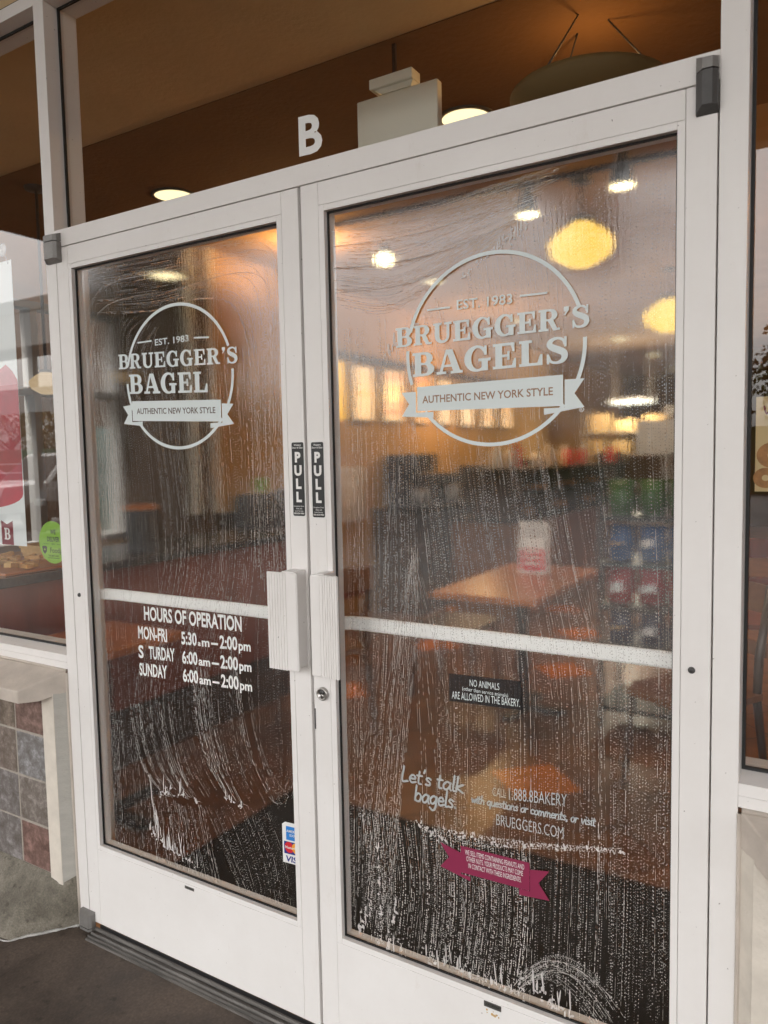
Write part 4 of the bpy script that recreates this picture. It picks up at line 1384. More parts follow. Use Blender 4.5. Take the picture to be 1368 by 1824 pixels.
def drops_mesh(name, D, parent, mat):
    D = np.array(D)
    n = len(D)
    K = 7
    ang = np.arange(K) * 2 * np.pi / K
    c, s_ = np.cos(ang), np.sin(ang)
    ca, sa = np.cos(D[:, 2]), np.sin(D[:, 2])
    jit = 1 + 0.18 * (rng.random((n, K)) - 0.5)
    u = D[:, 3:4] * c[None] * jit
    v = D[:, 4:5] * s_[None] * jit
    X = D[:, 0:1] + u * ca[:, None] - v * sa[:, None]
    Z = D[:, 1:2] + u * sa[:, None] + v * ca[:, None]
    Y0 = np.full((n, K), DG - 0.0022)
    Xi = D[:, 0:1] + 0.6 * (X - D[:, 0:1])
    Zi = D[:, 1:2] + 0.6 * (Z - D[:, 1:2])
    Yi = np.repeat((DG - 0.0022 - 0.8 * D[:, 5])[:, None], K, 1)
    ap = np.stack([D[:, 0], DG - 0.0022 - D[:, 5], D[:, 1]], 1)[:, None, :]
    V = np.concatenate([np.stack([X, Y0, Z], 2), np.stack([Xi, Yi, Zi], 2), ap], 1)
    m = 2 * K + 1
    V = V.reshape(-1, 3)
    quads = np.array([(i, (i + 1) % K, K + (i + 1) % K, K + i) for i in range(K)])
    tris = np.array([(K + i, K + (i + 1) % K, 2 * K) for i in range(K)])
    off = (np.arange(n) * m)[:, None, None]
    q = (quads[None] + off).reshape(-1)
    t = (tris[None] + off).reshape(-1)
    me = bpy.data.meshes.new(name)
    me.vertices.add(len(V))
    me.vertices.foreach_set('co', V.reshape(-1))
    nl = len(q) + len(t)
    me.loops.add(nl)
    me.loops.foreach_set('vertex_index', np.concatenate([q, t]))
    nq, ntr = len(q) // 4, len(t) // 3
    me.polygons.add(nq + ntr)
    me.polygons.foreach_set('loop_start', np.concatenate([np.arange(nq) * 4, nq * 4 + np.arange(ntr) * 3]))
    me.update(calc_edges=True)
    me.polygons.foreach_set('use_smooth', np.ones(nq + ntr, bool))
    for mm in (mat if isinstance(mat, (list, tuple)) else [mat]):
        me.materials.append(mm)
    if isinstance(mat, (list, tuple)):
        pick = (rng.random(n) < 0.38).astype(np.int32)
        me.polygons.foreach_set('material_index', np.concatenate([np.repeat(pick, K), np.repeat(pick, K)]))
    o = bpy.data.objects.new(name, me)
    C.objects.link(o)
    o.parent = parent
    o.matrix_parent_inverse = Matrix.Translation(-Vector(parent.location))
    o['kind'] = 'stuff'
    return o


for side, door, gx0, gx1 in (('L', dl, SI + 0.004, 0.911 - SI - 0.004), ('R', dr, 0.9196 + SI + 0.004, 1.8306 - SI - 0.004)):
    D = []
    sd_ = 1
    for s0, A, B, n, dash, dens, size in SWATHS:
        if s0 != side:
            continue
        a = resample(A, 90)
        b = resample(B, 90)
        base = 0
        n = int(n * 2.2)
        for i in range(n):
            sd_ += 1
            k = (i + rng.uniform(-0.35, 0.35)) / max(1, n - 1)
            k = min(max(k, 0), 1)
            t = np.linspace(0, 1, 90)
            wob = (vnoise(t * 4, sd_) - 0.5) * 0.0022 + (vnoise(t * 2.5 + base, 5) - 0.5) * 0.014
            P = a * (1 - k) + b * k
            P = P + np.stack([wob, wob * 0.3], 1)
            i0 = int(rng.integers(0, 8))
            i1 = 90 - int(rng.integers(0, 8))
            run_line(P[i0:i1], dash, dens, size, D, sd_)
    for s0, P, wgt in TRICKLES:                             # single soapy trickles and wipe arcs, each with close companions
        if s0 != side:
            continue
        for k in range(5):
            Q = resample(P, 120) + np.array([(k - 1) * 0.0046 + rng.normal(0, 0.001), rng.normal(0, 0.0015)])
            sl = np.concatenate([[0], np.cumsum(np.linalg.norm(np.diff(Q, axis=0), axis=1))])
            pos = 0.0
            while pos < sl[-1] - 0.004:
                x, z = np.interp(pos, sl, Q[:, 0]), np.interp(pos, sl, Q[:, 1])
                i = min(max(np.searchsorted(sl, pos), 1), 119)
                d = Q[i] - Q[i - 1]
                wv = wgt * (0.0005 + 0.0006 * vnoise(np.array([pos * 30 + k * 9]), 77)[0]) * (1.0 if k == 1 else 0.6)
                if vnoise(np.array([pos * 14 + k * 31]), 78)[0] > (0.18 if k == 1 else 0.5):
                    D.append((x, z, math.atan2(d[1], d[0]), 0.0055, wv, 0.0005))
                pos += 0.0085
    D = [q for q in D if gx0 < q[0] < gx1 and ZBI + 0.004 < q[1] < ZTI - 0.004]
    # fine mist between the runs
    for k in range(3500):
        x, z = rng.uniform(gx0, gx1), rng.uniform(ZBI + 0.004, ZTI - 0.004)
        q = vnoise(np.array([x * 23]), 3)[0] * 0.6 + vnoise(np.array([z * 5 + x * 3]), 4)[0] * 0.6
        if q < 0.55:
            continue
        r = 0.0003 + 0.0004 * rng.random()
        D.append((x, z, rng.uniform(0, 3.1), r * 1.3, r, r * 0.6))
    drops_mesh('water_droplets', D, door, [M_DROP, M_LENS])
    F = []
    for fi, (s0, P, n, sp) in enumerate(FOAM):
        if s0 != side:
            continue
        P = np.array(P)
        dvec = P[1] - P[0]
        for k in range(n):
            t = rng.random()
            p = P[0] + dvec * t + rng.normal(0, sp * 0.4, 2)
            if not (gx0 < p[0] < gx1 and ZBI + 0.002 < p[1] < ZTI - 0.004):
                continue
            if rng.random() < (0.0 if fi in (4, 5, 6) else 0.3 if s0 == 'R' else 0.4):                        # a dripping tongue
                ln = (0.010 + rng.exponential(0.020) * (sp / 0.012)) * (1.0 if s0 == 'L' else 0.5)
                F.append((p[0], p[1] + ln / 2, math.pi / 2 + rng.normal(0, 0.06), ln / 2 + 0.002, 0.0011 + 0.0012 * rng.random(), 0.001))
            else:
                r = 0.0013 + 0.0022 * rng.random() ** 2
                F.append((p[0], p[1], rng.uniform(0, 3), r * (1 + rng.random()), r, r * 0.5))
    drops_mesh('soap_foam', F, door, M_FOAM)
# ================================================================== LOW WALLS BESIDE THE DOORS


def low_wall(sgn, name, label, tiled):
    """sgn +1: left of the doors, -1: mirrored about the door axis"""
    X = (lambda x: x) if sgn > 0 else (lambda x: 1.8306 - x)
    far = -1.65

    def pr(pts, z0, z1, mat):
        mb = MB()
        mb.prism([(X(a), b) for a, b in pts], 'z', z0, z1)
        return mb
    t = thing(name, label, 'low wall', (X(-0.6), 0, -0.035))
    mb = pr([(far, -0.0302), (-0.139, -0.0302), (-0.139, 0.10), (far, 0.10)], -0.035, 0.735, None)
    mb.build('wall_core', M_MORTAR if tiled else M_CREAM, t)
    # facing
    if tiled:
        mb = MB()
        cols = []
        pal = [(0.19, 0.120, 0.100), (0.23, 0.225, 0.225), (0.20, 0.175, 0.155), (0.185, 0.110, 0.092), (0.17, 0.135, 0.105), (0.20, 0.165, 0.14), (0.19, 0.175, 0.168), (0.16, 0.145, 0.125)]
        fix = {(0, 0): pal[3], (0, 1): pal[2], (0, 2): pal[1], (0, 3): pal[0], (1, 0): pal[6], (1, 1): pal[6], (1, 2): pal[5], (1, 3): pal[4]}
        for c in range(9):
            for r_ in range(4):
                xb = -0.1445 - c * 0.1535
                zb = 0.131 + r_ * 0.1525
                j = [random.uniform(-0.0012, 0.0012) for _ in range(4)]
                n0 = len(mb.f)
                zt = min(zb + 0.1455, 0.731)
                mb.box(xb - 0.1460 + j[0], xb + j[1], -0.0318, -0.0205, zb + j[2], zt + j[3], None, 0.0022)
                cols.append((len(mb.f) - n0, fix.get((c, r_), random.choice(pal))))
        tl = mb.build('tile_facing', M_SLATE, t)
        at = tl.data.attributes.new('tint', 'FLOAT_COLOR', 'FACE')
        flat = []
        for n, c in cols:
            flat += [(*c, 1.0)] * n
        at.data.foreach_set('color', [q for c in flat for q in c])
    else:
        mb = pr([(far, -0.032), (-0.1385, -0.032), (-0.1385, -0.0205), (far, -0.0205)], 0.116, 0.734, None)
        mb.build('stucco_facing', M_CREAM, t)
    mb = pr([(-0.1385, -0.0365), (-0.080, -0.0365), (-0.0795, -0.0355), (-0.0795, 0.02), (-0.1385, 0.02)], 0.110, 0.737, None)
    mb.build('corner_trim', M_CREAM, t)
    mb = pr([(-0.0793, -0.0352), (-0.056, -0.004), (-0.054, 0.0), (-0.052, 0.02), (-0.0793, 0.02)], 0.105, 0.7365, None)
    mb.build('corner_return', M_RETURN_SHADE if sgn > 0 else M_CREAM, t)
    # sloping sill with a splayed end
    dx = 0.62 / 0.78
    mb = MB()
    prof = [(-0.002, 0.806, 0.737), (-0.066, 0.781, 0.718), (-0.114, 0.758, 0.718)]
    vs = []
    for y, zt, zb in prof:
        xe = -0.052 + y * dx
        vs += [(X(far), y, zt), (X(xe), y, zt), (X(xe), y, zb), (X(far), y, zb)]
    vs += [(X(far), -0.002, 0.806), (X(-0.052), -0.002, 0.806)]
    fs = []
    for k in (0, 4):
        fs += [(k, k + 1, k + 5, k + 4), (k + 1, k + 2, k + 6, k + 5), (k + 2, k + 3, k + 7, k + 6), (k + 3, k, k + 4, k + 7)]
    fs += [(0, 3, 2, 1), (8, 9, 10, 11)]
    mb.add(vs[:12], fs)
    sill = mb.build('sill', M_SILL, t)
    bv = sill.modifiers.new('bevel', 'BEVEL')
    bv.width = 0.0035
    bv.segments = 2
    mb = MB()
    mb.tube([(X(far), 0.002, 0.808), (X(-0.8), 0.0015, 0.808), (X(-0.3), 0.001, 0.8085), (X(-0.056), -0.001, 0.807)], 0.005, None, 6)
    mb.tube([(X(-0.0525), -0.0015, 0.80), (X(-0.0528), -0.0018, 0.55), (X(-0.052), -0.0012, 0.3), (X(-0.051), -0.001, 0.12), (X(-0.049), -0.001, -0.03)], 0.0048, None, 6)
    mb.build('caulk_line', M_SILL, t)
    # weathered concrete foot, splayed towards the door
    mb = MB()
    top = [(far, -0.0325, 0.131), (-0.139, -0.0325, 0.131), (-0.077, -0.0345, 0.118), (-0.053, -0.002, 0.134)]
    bot = [(far, -0.176, -0.0345), (-0.30, -0.173, -0.0345), (-0.187, -0.170, -0.0345), (-0.0495, -0.0005, -0.0345)]
    # subdivide the face for a rough cast surface
    n, m_ = 40, 14
    def row(pts, k):
        s = np.cumsum([0] + [math.dist(pts[i], pts[i + 1]) for i in range(3)])
        q = k * s[-1]
        i = min(np.searchsorted(s, q, side='right') - 1, 2)
        f = (q - s[i]) / (s[i + 1] - s[i])
        return [pts[i][c] + f * (pts[i + 1][c] - pts[i][c]) for c in range(3)]
    ks = sorted(set([i / n for i in range(n + 1)]))
    vs, fs = [], []
    rg = random.Random(5)
    for k in ks:
        a, b = row(top, k), row(bot, k)
        for j in range(m_ + 1):
            f = j / m_
            pnt = [a[c] + f * (b[c] - a[c]) for c in range(3)]
            bulge = 0.008 * math.sin(math.pi * f)
            rough = rg.uniform(-0.0012, 0.0012)
            if 0.74 < f < 0.95 and k > 0.90:
                rough += rg.uniform(-0.009, 0.006)
            if j in (0, m_) or k in (0, 1):
                rough = 0
                bulge = 0
            vs.append((X(pnt[0]), pnt[1] - bulge + rough, pnt[2] + rough * 0.5))
    for i in range(len(ks) - 1):
        for j in range(m_):
            q = i * (m_ + 1) + j
            fs.append((q, q + 1, q + m_ + 2, q + m_ + 1))
    mb.add(vs, fs, None, True)
    mb.build('concrete_foot', M_CURB, t)
    mb = MB()
    pts = [(X(far), -0.179, -0.033), (X(-0.8), -0.1775, -0.033), (X(-0.30), -0.176, -0.0335), (X(-0.191), -0.1735, -0.0335), (X(-0.15), -0.126, -0.033), (X(-0.10), -0.067, -0.0325), (X(-0.06), -0.018, -0.032), (X(-0.046), -0.006, -0.030)]
    P = smooth_line(pts, 6)
    P = [tuple(p + np.array([rg.uniform(-0.001, 0.001), rg.uniform(-0.0015, 0.0015), rg.uniform(-0.0008, 0.0008)])) for p in P]
    mb.tube(P, [rg.uniform(0.002, 0.0055) for _ in P], None, 7)
    mb.build('caulk_bead', M_CAULK, t)
    return t


low_wall(1, 'tiled_low_wall', 'low wall of slate tiles with sloping sill, left of the doors below the poster window', True)
low_wall(-1, 'stucco_low_wall', 'low cream stucco wall with sloping sill below the window right of the doors', False)

# poster hanging in the left window
po = thing('window_poster', 'white hanging poster with a big red cup and a maroon ribbon in the left window', 'poster', (-0.6, 0.08, 1.18))
mb = MB()
mb.box(-0.93, -0.3475, 0.080, 0.0808, 1.180, 2.140)
mb.build('sheet', M_POSTER, po)
mb = MB()
# cup: body with a rounded foot, plus a pale foam top
cxp = -0.62
body = [(cxp - 0.275, 1.73), (cxp - 0.272, 1.52), (cxp - 0.268, 1.37)] + [(cxp + 0.268 * math.cos(a), 1.36 + 0.055 * math.sin(a)) for a in np.linspace(math.pi, 2 * math.pi, 16)] + [(cxp + 0.272, 1.52), (cxp + 0.2725, 1.73)]
mb.flat(body, 0.0797, M_CUPRED)
top = [(cxp - 0.275, 1.73), (cxp + 0.2725, 1.73), (cxp + 0.271, 1.745), (cxp + 0.245, 1.775), (cxp + 0.21, 1.80), (cxp + 0.16, 1.78), (cxp + 0.10, 1.825), (cxp, 1.81), (cxp - 0.12, 1.83), (cxp - 0.2, 1.79), (cxp - 0.271, 1.76)]
mb.flat(top, 0.0797, M_CUPPINK)
for zz in (1.425, 1.455):
    mb.flat([(cxp - 0.268, zz), (cxp + 0.268, zz + 0.004), (cxp + 0.268, zz + 0.010), (cxp - 0.268, zz + 0.006)], 0.0794, M_CUPPINK)
mb.build('cup_print', None, po)
mb = MB()
mb.flat([(-0.489, 1.181), (-0.421, 1.181), (-0.421, 1.266), (-0.455, 1.253), (-0.489, 1.266)], 0.0797, M_MAROON)
slab(mb, 'B', -0.473, -0.437, 1.199, 1.199, 0.041, 0.0794, M_WHITE)
mb.build('ribbon_print', None, po)
mb = MB()
mb.lathe([(0.022, 0.066), (0.0215, 0.064), (0.012, 0.060), (0.005, 0.062), (0.0001, 0.058)], (-0.370, 0.0, 2.172), 'y', 24, M_CLEARPL)
mb.tube([(-0.370, 0.064, 2.172), (-0.366, 0.074, 2.150), (-0.366, 0.080, 2.128)], 0.002, M_CLEARPL, 6)
mb.build('suction_hook', None, po)

# ================================================================== INTERIOR
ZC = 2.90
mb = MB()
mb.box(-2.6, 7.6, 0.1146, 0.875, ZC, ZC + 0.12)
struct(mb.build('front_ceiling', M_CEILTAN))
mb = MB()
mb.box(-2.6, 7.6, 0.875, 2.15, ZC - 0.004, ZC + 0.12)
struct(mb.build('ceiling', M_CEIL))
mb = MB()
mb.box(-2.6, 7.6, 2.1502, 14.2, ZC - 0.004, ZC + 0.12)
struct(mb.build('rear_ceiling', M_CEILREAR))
mb = MB()
mb.box(-2.6, -2.45, 0.3, 2.25, -0.1, 0.90)
mb.box(-2.6, -2.45, 0.3, 2.25, 2.50, ZC - 0.005)
one('window_wall', mb, M_TANWALL, 'tan side wall below and above the side windows inside', 'wall')
sw = thing('side_window', 'white framed window in the side wall behind the bread counter', 'window', (-2.5, 1.2, 0.9))
mb = MB()
for y0, y1 in ((0.30, 0.35), (0.93, 0.98), (1.56, 1.61), (2.20, 2.25)):
    mb.box(-2.56, -2.45, y0, y1, 0.945, 2.455)
for z0, z1 in ((0.90, 0.945), (1.90, 1.95), (2.455, 2.50)):
    mb.box(-2.555, -2.455, 0.30, 2.25, z0, z1)
mb.build('frame', M_GREYFRAME, sw)
mb = MB()
mb.add([(-2.5, 0.3, 0.9), (-2.5, 2.25, 0.9), (-2.5, 2.25, 2.5), (-2.5, 0.3, 2.5)], [(0, 1, 2, 3)])
mb.build('pane', M_GLASS, sw)
mb = MB()
mb.box(-2.6, -1.7, 2.2505, 2.41, 0.0, ZC - 0.005)
one('wall_end', mb, M_DARKWALL, 'dark end of the wall between the side window and the mustard wall', 'wall')
for k, (xa, ya) in enumerate(((-1.72, 2.232), (-1.698, 2.395))):
    mb = MB()
    mb.box(xa - 0.022, xa + 0.022, ya - 0.018, ya + 0.017, 1.09, ZC - 0.005, None, 0.004)
    one('wall_post', mb, M_EXITBOX, ['narrow pale post at the dark wall end, nearer the window', 'narrow pale post at the start of the mustard wall'][k], 'post')
mb = MB()
mb.box(-1.85, -1.70, 2.4105, 14.0, 0.0, ZC - 0.005)
one('menu_wall', mb, M_MUSTARD, 'long mustard wall carrying the glowing menu boards', 'wall')
mb = MB()
mb.box(-1.699, -1.660, 2.412, 3.70, 0.0, 1.06)
mb.box(-1.705, -1.640, 2.412, 3.70, 1.061, 1.085, M_DKWOOD)

one('wainscot', mb, M_MAHOG, 'mahogany half height panelling under the mustard wall', 'panelling')
mb = MB()
mb.box(-1.85, 7.6, 14.0, 14.15, 0.0, ZC - 0.005)
one('back_wall', mb, M_DARKWALL, 'dark brown back wall behind the kitchen shelf', 'wall')
mb = MB()
mb.box(7.45, 7.6, 0.12, 14.0, 0.0, ZC - 0.005)
one('far_side_wall', mb, M_TANWALL, 'tan wall on the far right side of the dining room', 'wall')
mb = MB()
mb.box(3.46, 7.6, 0.301, 0.40, 0.0, ZC - 0.005)
one('inner_front_wall', mb, M_TANWALL, 'tan inner face of the front wall past the right window', 'wall')

# door mat
mb = MB()
mb.box(-0.005, 1.95, 0.13, 1.055, 0.0004, 0.010, None, 0.004)
one('door_mat', mb, M_MAT, 'dark rectangular entrance mat just inside the two doors', 'mat')
# accent tiles of the floor
mb = MB()
a45 = R(45)
for iu, iv in ((0, 1), (-2, 6), (3, 6), (4, 3), (1, 9), (5, 9), (6, 12), (8, 8), (3, 13)):
    uc, vc = 1.648 + 0.1525 + 0.305 * iu, 0.085 + 0.1525 + 0.305 * iv
    h = 0.149
    P = []
    for su, sv in ((-1, -1), (1, -1), (1, 1), (-1, 1)):
        u, v = uc + su * h, vc + sv * h
        P.append((u * math.cos(a45) - v * math.sin(a45), u * math.sin(a45) + v * math.cos(a45)))
    mb.prism(P, 'z', 0.0003, 0.0030)
struct(mb.build('floor_inlay', M_ACCENT))

# exit sign hung from the ceiling
ex = thing('exit_sign', 'blank off-white back of an exit sign hung from the brown ceiling', 'exit sign', (0.75, 0.95, 2.6))
mb = MB()
mb.box(0.514, 0.838, 0.885, 0.922, 2.50, 2.729, None, 0.006)
mb.build('housing', M_EXITBOX, ex)
mb = MB()
mb.box(0.575, 0.748, 0.872, 0.935, 2.750, 2.785, M_EXITBOX, 0.004)
mb.prism([(0.590, 2.7495), (0.620, 2.7295), (0.735, 2.7295), (0.745, 2.7495)], 'y', 0.885, 0.925, M_EXITBOX)
mb.box(0.655, 0.668, 0.90, 0.912, 2.7855, 2.8955, M_DKWOOD)
mb.build('canopy_mount', None, ex)

# small ceiling panel above the left window
mb = MB()
mb.box(-0.470, -0.362, 0.128, 0.196, 2.893, 2.8998, None, 0.002)
for px, py in ((-0.43, 0.155), (-0.41, 0.165), (-0.42, 0.175), (-0.39, 0.16), (-0.44, 0.17)):
    mb.box(px - 0.004, px + 0.004, py - 0.002, py + 0.002, 2.8925, 2.8935)
one('ceiling_outlet', mb, M_EXITBOX, 'small off-white cover plate on the tan ceiling over the left window', 'cover plate')


# lamps -----------------------------------------------------------------
WARM = (1.0, 0.73, 0.44)


def downlight(x, y, label, e, z=ZC - 0.004, r=0.105):
    t = thing('downlight', label, 'downlight', (x, y, z), 'recessed downlights')
    mb = MB()
    mb.lathe([(r + 0.018, 0.0002), (r + 0.018, -0.006), (r, -0.008), (r, 0.0)], (x, y, z), 'z', 32)
    mb.build('trim_ring', M_DKGREY, t)
    mb = MB()
    mb.lathe([(r, -0.003), (r * 0.6, -0.0015), (0.0001, -0.001)], (x, y, z), 'z', 32)
    mb.build('lens', M_DOWN, t)
    if e:
        lamp('downlight_bulb', 'SPOT', (x, y, z - 0.03), e * 0.14, WARM, 0.0, R(120), (x, y, 0))
    return t


downlight(-1.10, 1.545, 'round lit downlight seen above the left door, over the transom bar', 8)
dk = thing('disc_lamp', 'flat lit disc lamp shining through the soapy top of the left door', 'ceiling lamp', (-1.69, 2.02, ZC))
mb = MB()
mb.lathe([(0.012, 2.665), (0.012, ZC - 0.005)], (-1.69, 2.02, 0), 'z', 12, M_DKGREY)
mb.lathe([(0.03, 2.668), (0.105, 2.655), (0.110, 2.640), (0.100, 2.638)], (-1.69, 2.02, 0), 'z', 32, M_DKGREY)
mb.build('housing', None, dk)
mb = MB()
mb.lathe([(0.100, 2.637), (0.05, 2.633), (0.0001, 2.632)], (-1.69, 2.02, 0), 'z', 32)
mb.build('lens', M_DOWN, dk)
downlight(0.625, 1.575, 'round lit downlight half hidden behind the exit sign', 8)
downlight(-0.44, 8.5, 'nearest of three far downlights in a row right of the right emblem', 60)
downlight(-0.44, 10.5, 'middle of three far downlights in a row', 60)
downlight(-0.48, 12.7, 'farthest of three far downlights in a row', 60)


def schoolhouse(x, y, zc, r, label, mat, e, zt=ZC - 0.004):
    t = thing('pendant_lamp', label, 'pendant lamp', (x, y, zt), 'opal glass pendant lamps')
    mb = MB()
    k = r / 0.168
    prof = [(0.058, 0.118), (0.062, 0.108), (0.095, 0.094), (0.128, 0.068), (0.160, 0.036), (0.172, 0.014), (0.166, -0.004), (0.158, -0.034), (0.150, -0.050), (0.118, -0.070), (0.088, -0.088), (0.060, -0.104), (0.0001, -0.112)]
    mb.lathe([(a * k, b * k) for a, b in prof], (x, y, zc), 'z', 40)
    mb.build('glass_globe', mat, t)
    mb = MB()
    mb.lathe([(0.05 * k, 0.150 * k), (0.068 * k, 0.142 * k), (0.068 * k, 0.126 * k), (0.05 * k, 0.120 * k)], (x, y, zc), 'z', 24, M_DKGREY)
    mb.tube([(x, y, zc + 0.14 * k), (x, y, zt)], 0.008, M_DKGREY, 8)
    mb.lathe([(0.0001, zt - 0.02), (0.055, zt - 0.014), (0.06, zt)], (x, y, 0), 'z', 24, M_DKGREY)
    mb.build('stem', None, t)
    return t


schoolhouse(0.818, 2.588, 2.553, 0.168, 'large glowing yellow pendant lamp above the right emblem', M_LAMPGLASS, 55)
schoolhouse(0.83, 4.93, 2.52, 0.19, 'glowing yellow pendant lamp cut by the right stile of the right door', M_LAMPGLASS, 60)
schoolhouse(-1.60, 1.06, 1.88, 0.085, 'small pale pendant lamp hanging low behind the left window', M_LAMPFAR, 6)
schoolhouse(2.30, 4.9, 2.55, 0.16, 'pale pendant lamp past the right window edge', M_LAMPFAR, 40)


def bowl(x, y, z, r, label, e):
    t = thing('bowl_pendant', label, 'pendant lamp', (x, y, ZC - 0.004), 'bronze bowl uplights')
    mb = MB()
    A = np.linspace(0, math.pi / 2, 12)
    prof = [(0.0001, -0.115)] + [(r * math.sin(a), -0.115 * math.cos(a)) for a in A[1:]] + [(r - 0.006, 0.0)] + [((r - 0.006) * math.sin(a), -0.108 * math.cos(a)) for a in A[::-1][1:-1]] + [(0.0001, -0.108)]
    mb.lathe(prof, (x, y, z), 'z', 40, None, True, False)
    mb.build('bowl', M_BOWL, t)
    for k in range(3):
        b = 2 * math.pi * k / 3 + 2.4
        mb = MB()
        mb.tube([(x + r * 0.97 * math.cos(b), y + r * 0.97 * math.sin(b), z), (x + 0.25 * r * math.cos(b), y + 0.25 * r * math.sin(b), ZC - 0.005)], 0.003, None, 6)
        mb.build('hanging_rod', M_DKGREY, t)
    mb = MB()
    mb.lathe([(0.0001, -0.03), (0.03, -0.02), (0.035, 0.0), (0.02, 0.02), (0.0001, 0.025)], (x, y, z - 0.04), 'z', 16)
    mb.build('bulb', M_LAMPFAR, t)
    lamp('bowl_bulb', 'POINT', (x, y, z + 0.012), e * 0.2, (1.0, 0.58, 0.22), 0.035)
    return t


bowl(1.27, 1.15, 2.67, 0.26, 'dark bronze bowl uplight glowing on the ceiling behind the transom at upper right', 1.8)
bowl(-1.02, 2.62, 2.70, 0.17, 'dark bronze bowl uplight hidden behind the meeting stiles', 18)
bowl(3.1, 3.9, 2.66, 0.22, 'dark bronze bowl uplight past the right window, nearer one', 100)  # this and the next uplight are added out of view, warming the rear ceiling
bowl(3.1, 7.2, 2.66, 0.22, 'dark bronze bowl uplight past the right window, farther one', 130)


def track_head(x, y, aim, label, e):
    t = thing('track_spot', label, 'spotlight', (x, y, ZC - 0.004), 'black track spotlights')
    mb = MB()
    mb.lathe([(0.03, 0.0), (0.03, -0.02), (0.012, -0.024), (0.012, -0.05)], (x, y, ZC - 0.004), 'z', 16)
    mb.build('mount', M_BLACK, t)
    p0 = Vector((x, y, ZC - 0.06))
    d = (Vector(aim) - p0).normalized()
    mb = MB()
    p1 = p0 + d * 0.095
    mb.tube([p0 - d * 0.02, p0, p0 + d * 0.03, p1], [0.026, 0.040, 0.052, 0.060], None, 20)
    mb.build('head', M_BLACK, t)
    mb = MB()
    mb.tube([p1 + d * 0.0005, p1 + d * 0.012, p1 + d * 0.017], [0.058, 0.045, 0.004], None, 20)
    mb.build('lens', M_TRACKLENS, t)
    if e:
        lamp('track_bulb', 'SPOT', p1 + d * 0.03, e * 0.13, WARM, 0.0, R(70), aim)
    return t


track_head(0.55, 2.50, (0.55, 2.62, 1.6), 'black track spotlight at the top left of the pendant, behind the right door', 0)
track_head(1.09, 2.34, (1.09, 2.46, 1.6), 'black track spotlight near the top right corner of the right door', 0)
track_head(-0.64, 2.98, (0.3, 1.6, 0.8), 'black track spotlight shining straight at the right door glass, left of the emblem', 0)
mb = MB()
mb.box(-0.80, 1.5, 2.44, 2.47, ZC - 0.026, ZC - 0.005)
one('light_track', mb, M_BLACK, 'black ceiling rail carrying the spotlights', 'light track')

for x, y, e, lb in ((-0.2, 2.0, 14, 'recessed downlight over the counter aisle'), (0.75, 2.05, 34, 'recessed downlight over the card table'), (3.3, 3.2, 110, 'recessed downlight past the right window, front one'), (3.4, 6.2, 160, 'recessed downlight past the right window, middle one'), (3.2, 9.5, 160, 'recessed downlight past the right window, rear one'), (-0.9, 4.2, 50, 'recessed downlight in front of the first menu boards'), (-1.0, 6.4, 60, 'recessed downlight over the service counter')):
    downlight(x, y, lb, e, r=0.07)  # extra ceiling lamps added to light the room, mostly out of view

# counter with the bread by the left window
ct = thing('condiment_counter', 'long mahogany counter with a dark stone top behind the left door', 'counter', (-1.08, 1.2, 0))
mb = MB()
mb.box(-1.34, -0.835, 0.26, 2.20, 0.30, 0.968)
for y in (0.26, 0.90, 1.55, 2.16):
    mb.box(-0.8348, -0.828, y, y + 0.04, 0.30, 0.968)
mb.build('body', M_MAHOG, ct)
mb = MB()
mb.box(-1.30, -0.875, 0.29, 2.17, 0.0, 0.30)
mb.build('plinth', M_DKWOOD, ct)
mb = MB()
mb.box(-1.38, -0.80, 0.235, 2.225, 0.968, 1.008, None, 0.004)
mb.build('top', M_DKTOP, ct)
tr = thing('serving_tray', 'wooden tray heaped with bread pieces on the counter, left window', 'tray', (-1.02, 0.48, 1.008))
mb = MB()
mb.box(-1.30, -0.84, 0.30, 0.66, 1.0084, 1.020, None, 0.003)
mb.build('board', M_ORWOOD, tr)
for k in range(26):
    mb = MB()
    x, y, z = random.uniform(-1.27, -0.88), random.uniform(0.33, 0.63), 1.030 + 0.012 * random.random()
    a = random.uniform(0, 3.14)
    l, wd = random.uniform(0.025, 0.045), random.uniform(0.012, 0.02)
    mb.bar((x - l * math.cos(a), y - l * math.sin(a), z + random.uniform(-0.006, 0.006)), (x + l * math.cos(a), y + l * math.sin(a), z + random.uniform(-0.006, 0.012)), wd * 1.6, wd, None)
    one('bread_piece', mb, M_BREAD if k % 4 else M_TANPAPER, 'bread piece lying in the heap on the wooden tray', 'bread', 'bread pieces on the tray')
bk = thing('bread_basket', 'tan square basket behind the bread heap in the left window', 'basket', (-1.16, 0.72, 1.008))
mb = MB()
for (z0, z1, s0, s1) in ((1.0085, 1.025, 0.085, 0.088), (1.025, 1.045, 0.087, 0.092), (1.045, 1.065, 0.091, 0.097), (1.065, 1.082, 0.096, 0.102)):
    for sx, sy in ((1, 0), (-1, 0), (0, 1), (0, -1)):
        if sx:
            mb.box(-1.16 + sx * s1 - 0.004, -1.16 + sx * s1 + 0.004, 0.74 - s1, 0.74 + s1, z0, z1, None, 0.002)
        else:
            mb.box(-1.16 - s1, -1.16 + s1, 0.74 + sy * s1 - 0.004, 0.74 + sy * s1 + 0.004, z0, z1, None, 0.002)
mb.box(-1.25, -1.07, 0.65, 0.83, 1.0086, 1.014)
mb.build('woven_side', M_TANPAPER, bk)
bk2 = dup(bk, (0.02, 0.80, 0), 'tan square basket on the counter beyond the dark canister')
cn_ = thing('coffee_canister', 'dark round canister with an orange lid on the counter', 'canister', (-0.98, 1.12, 1.008))
mb = MB()
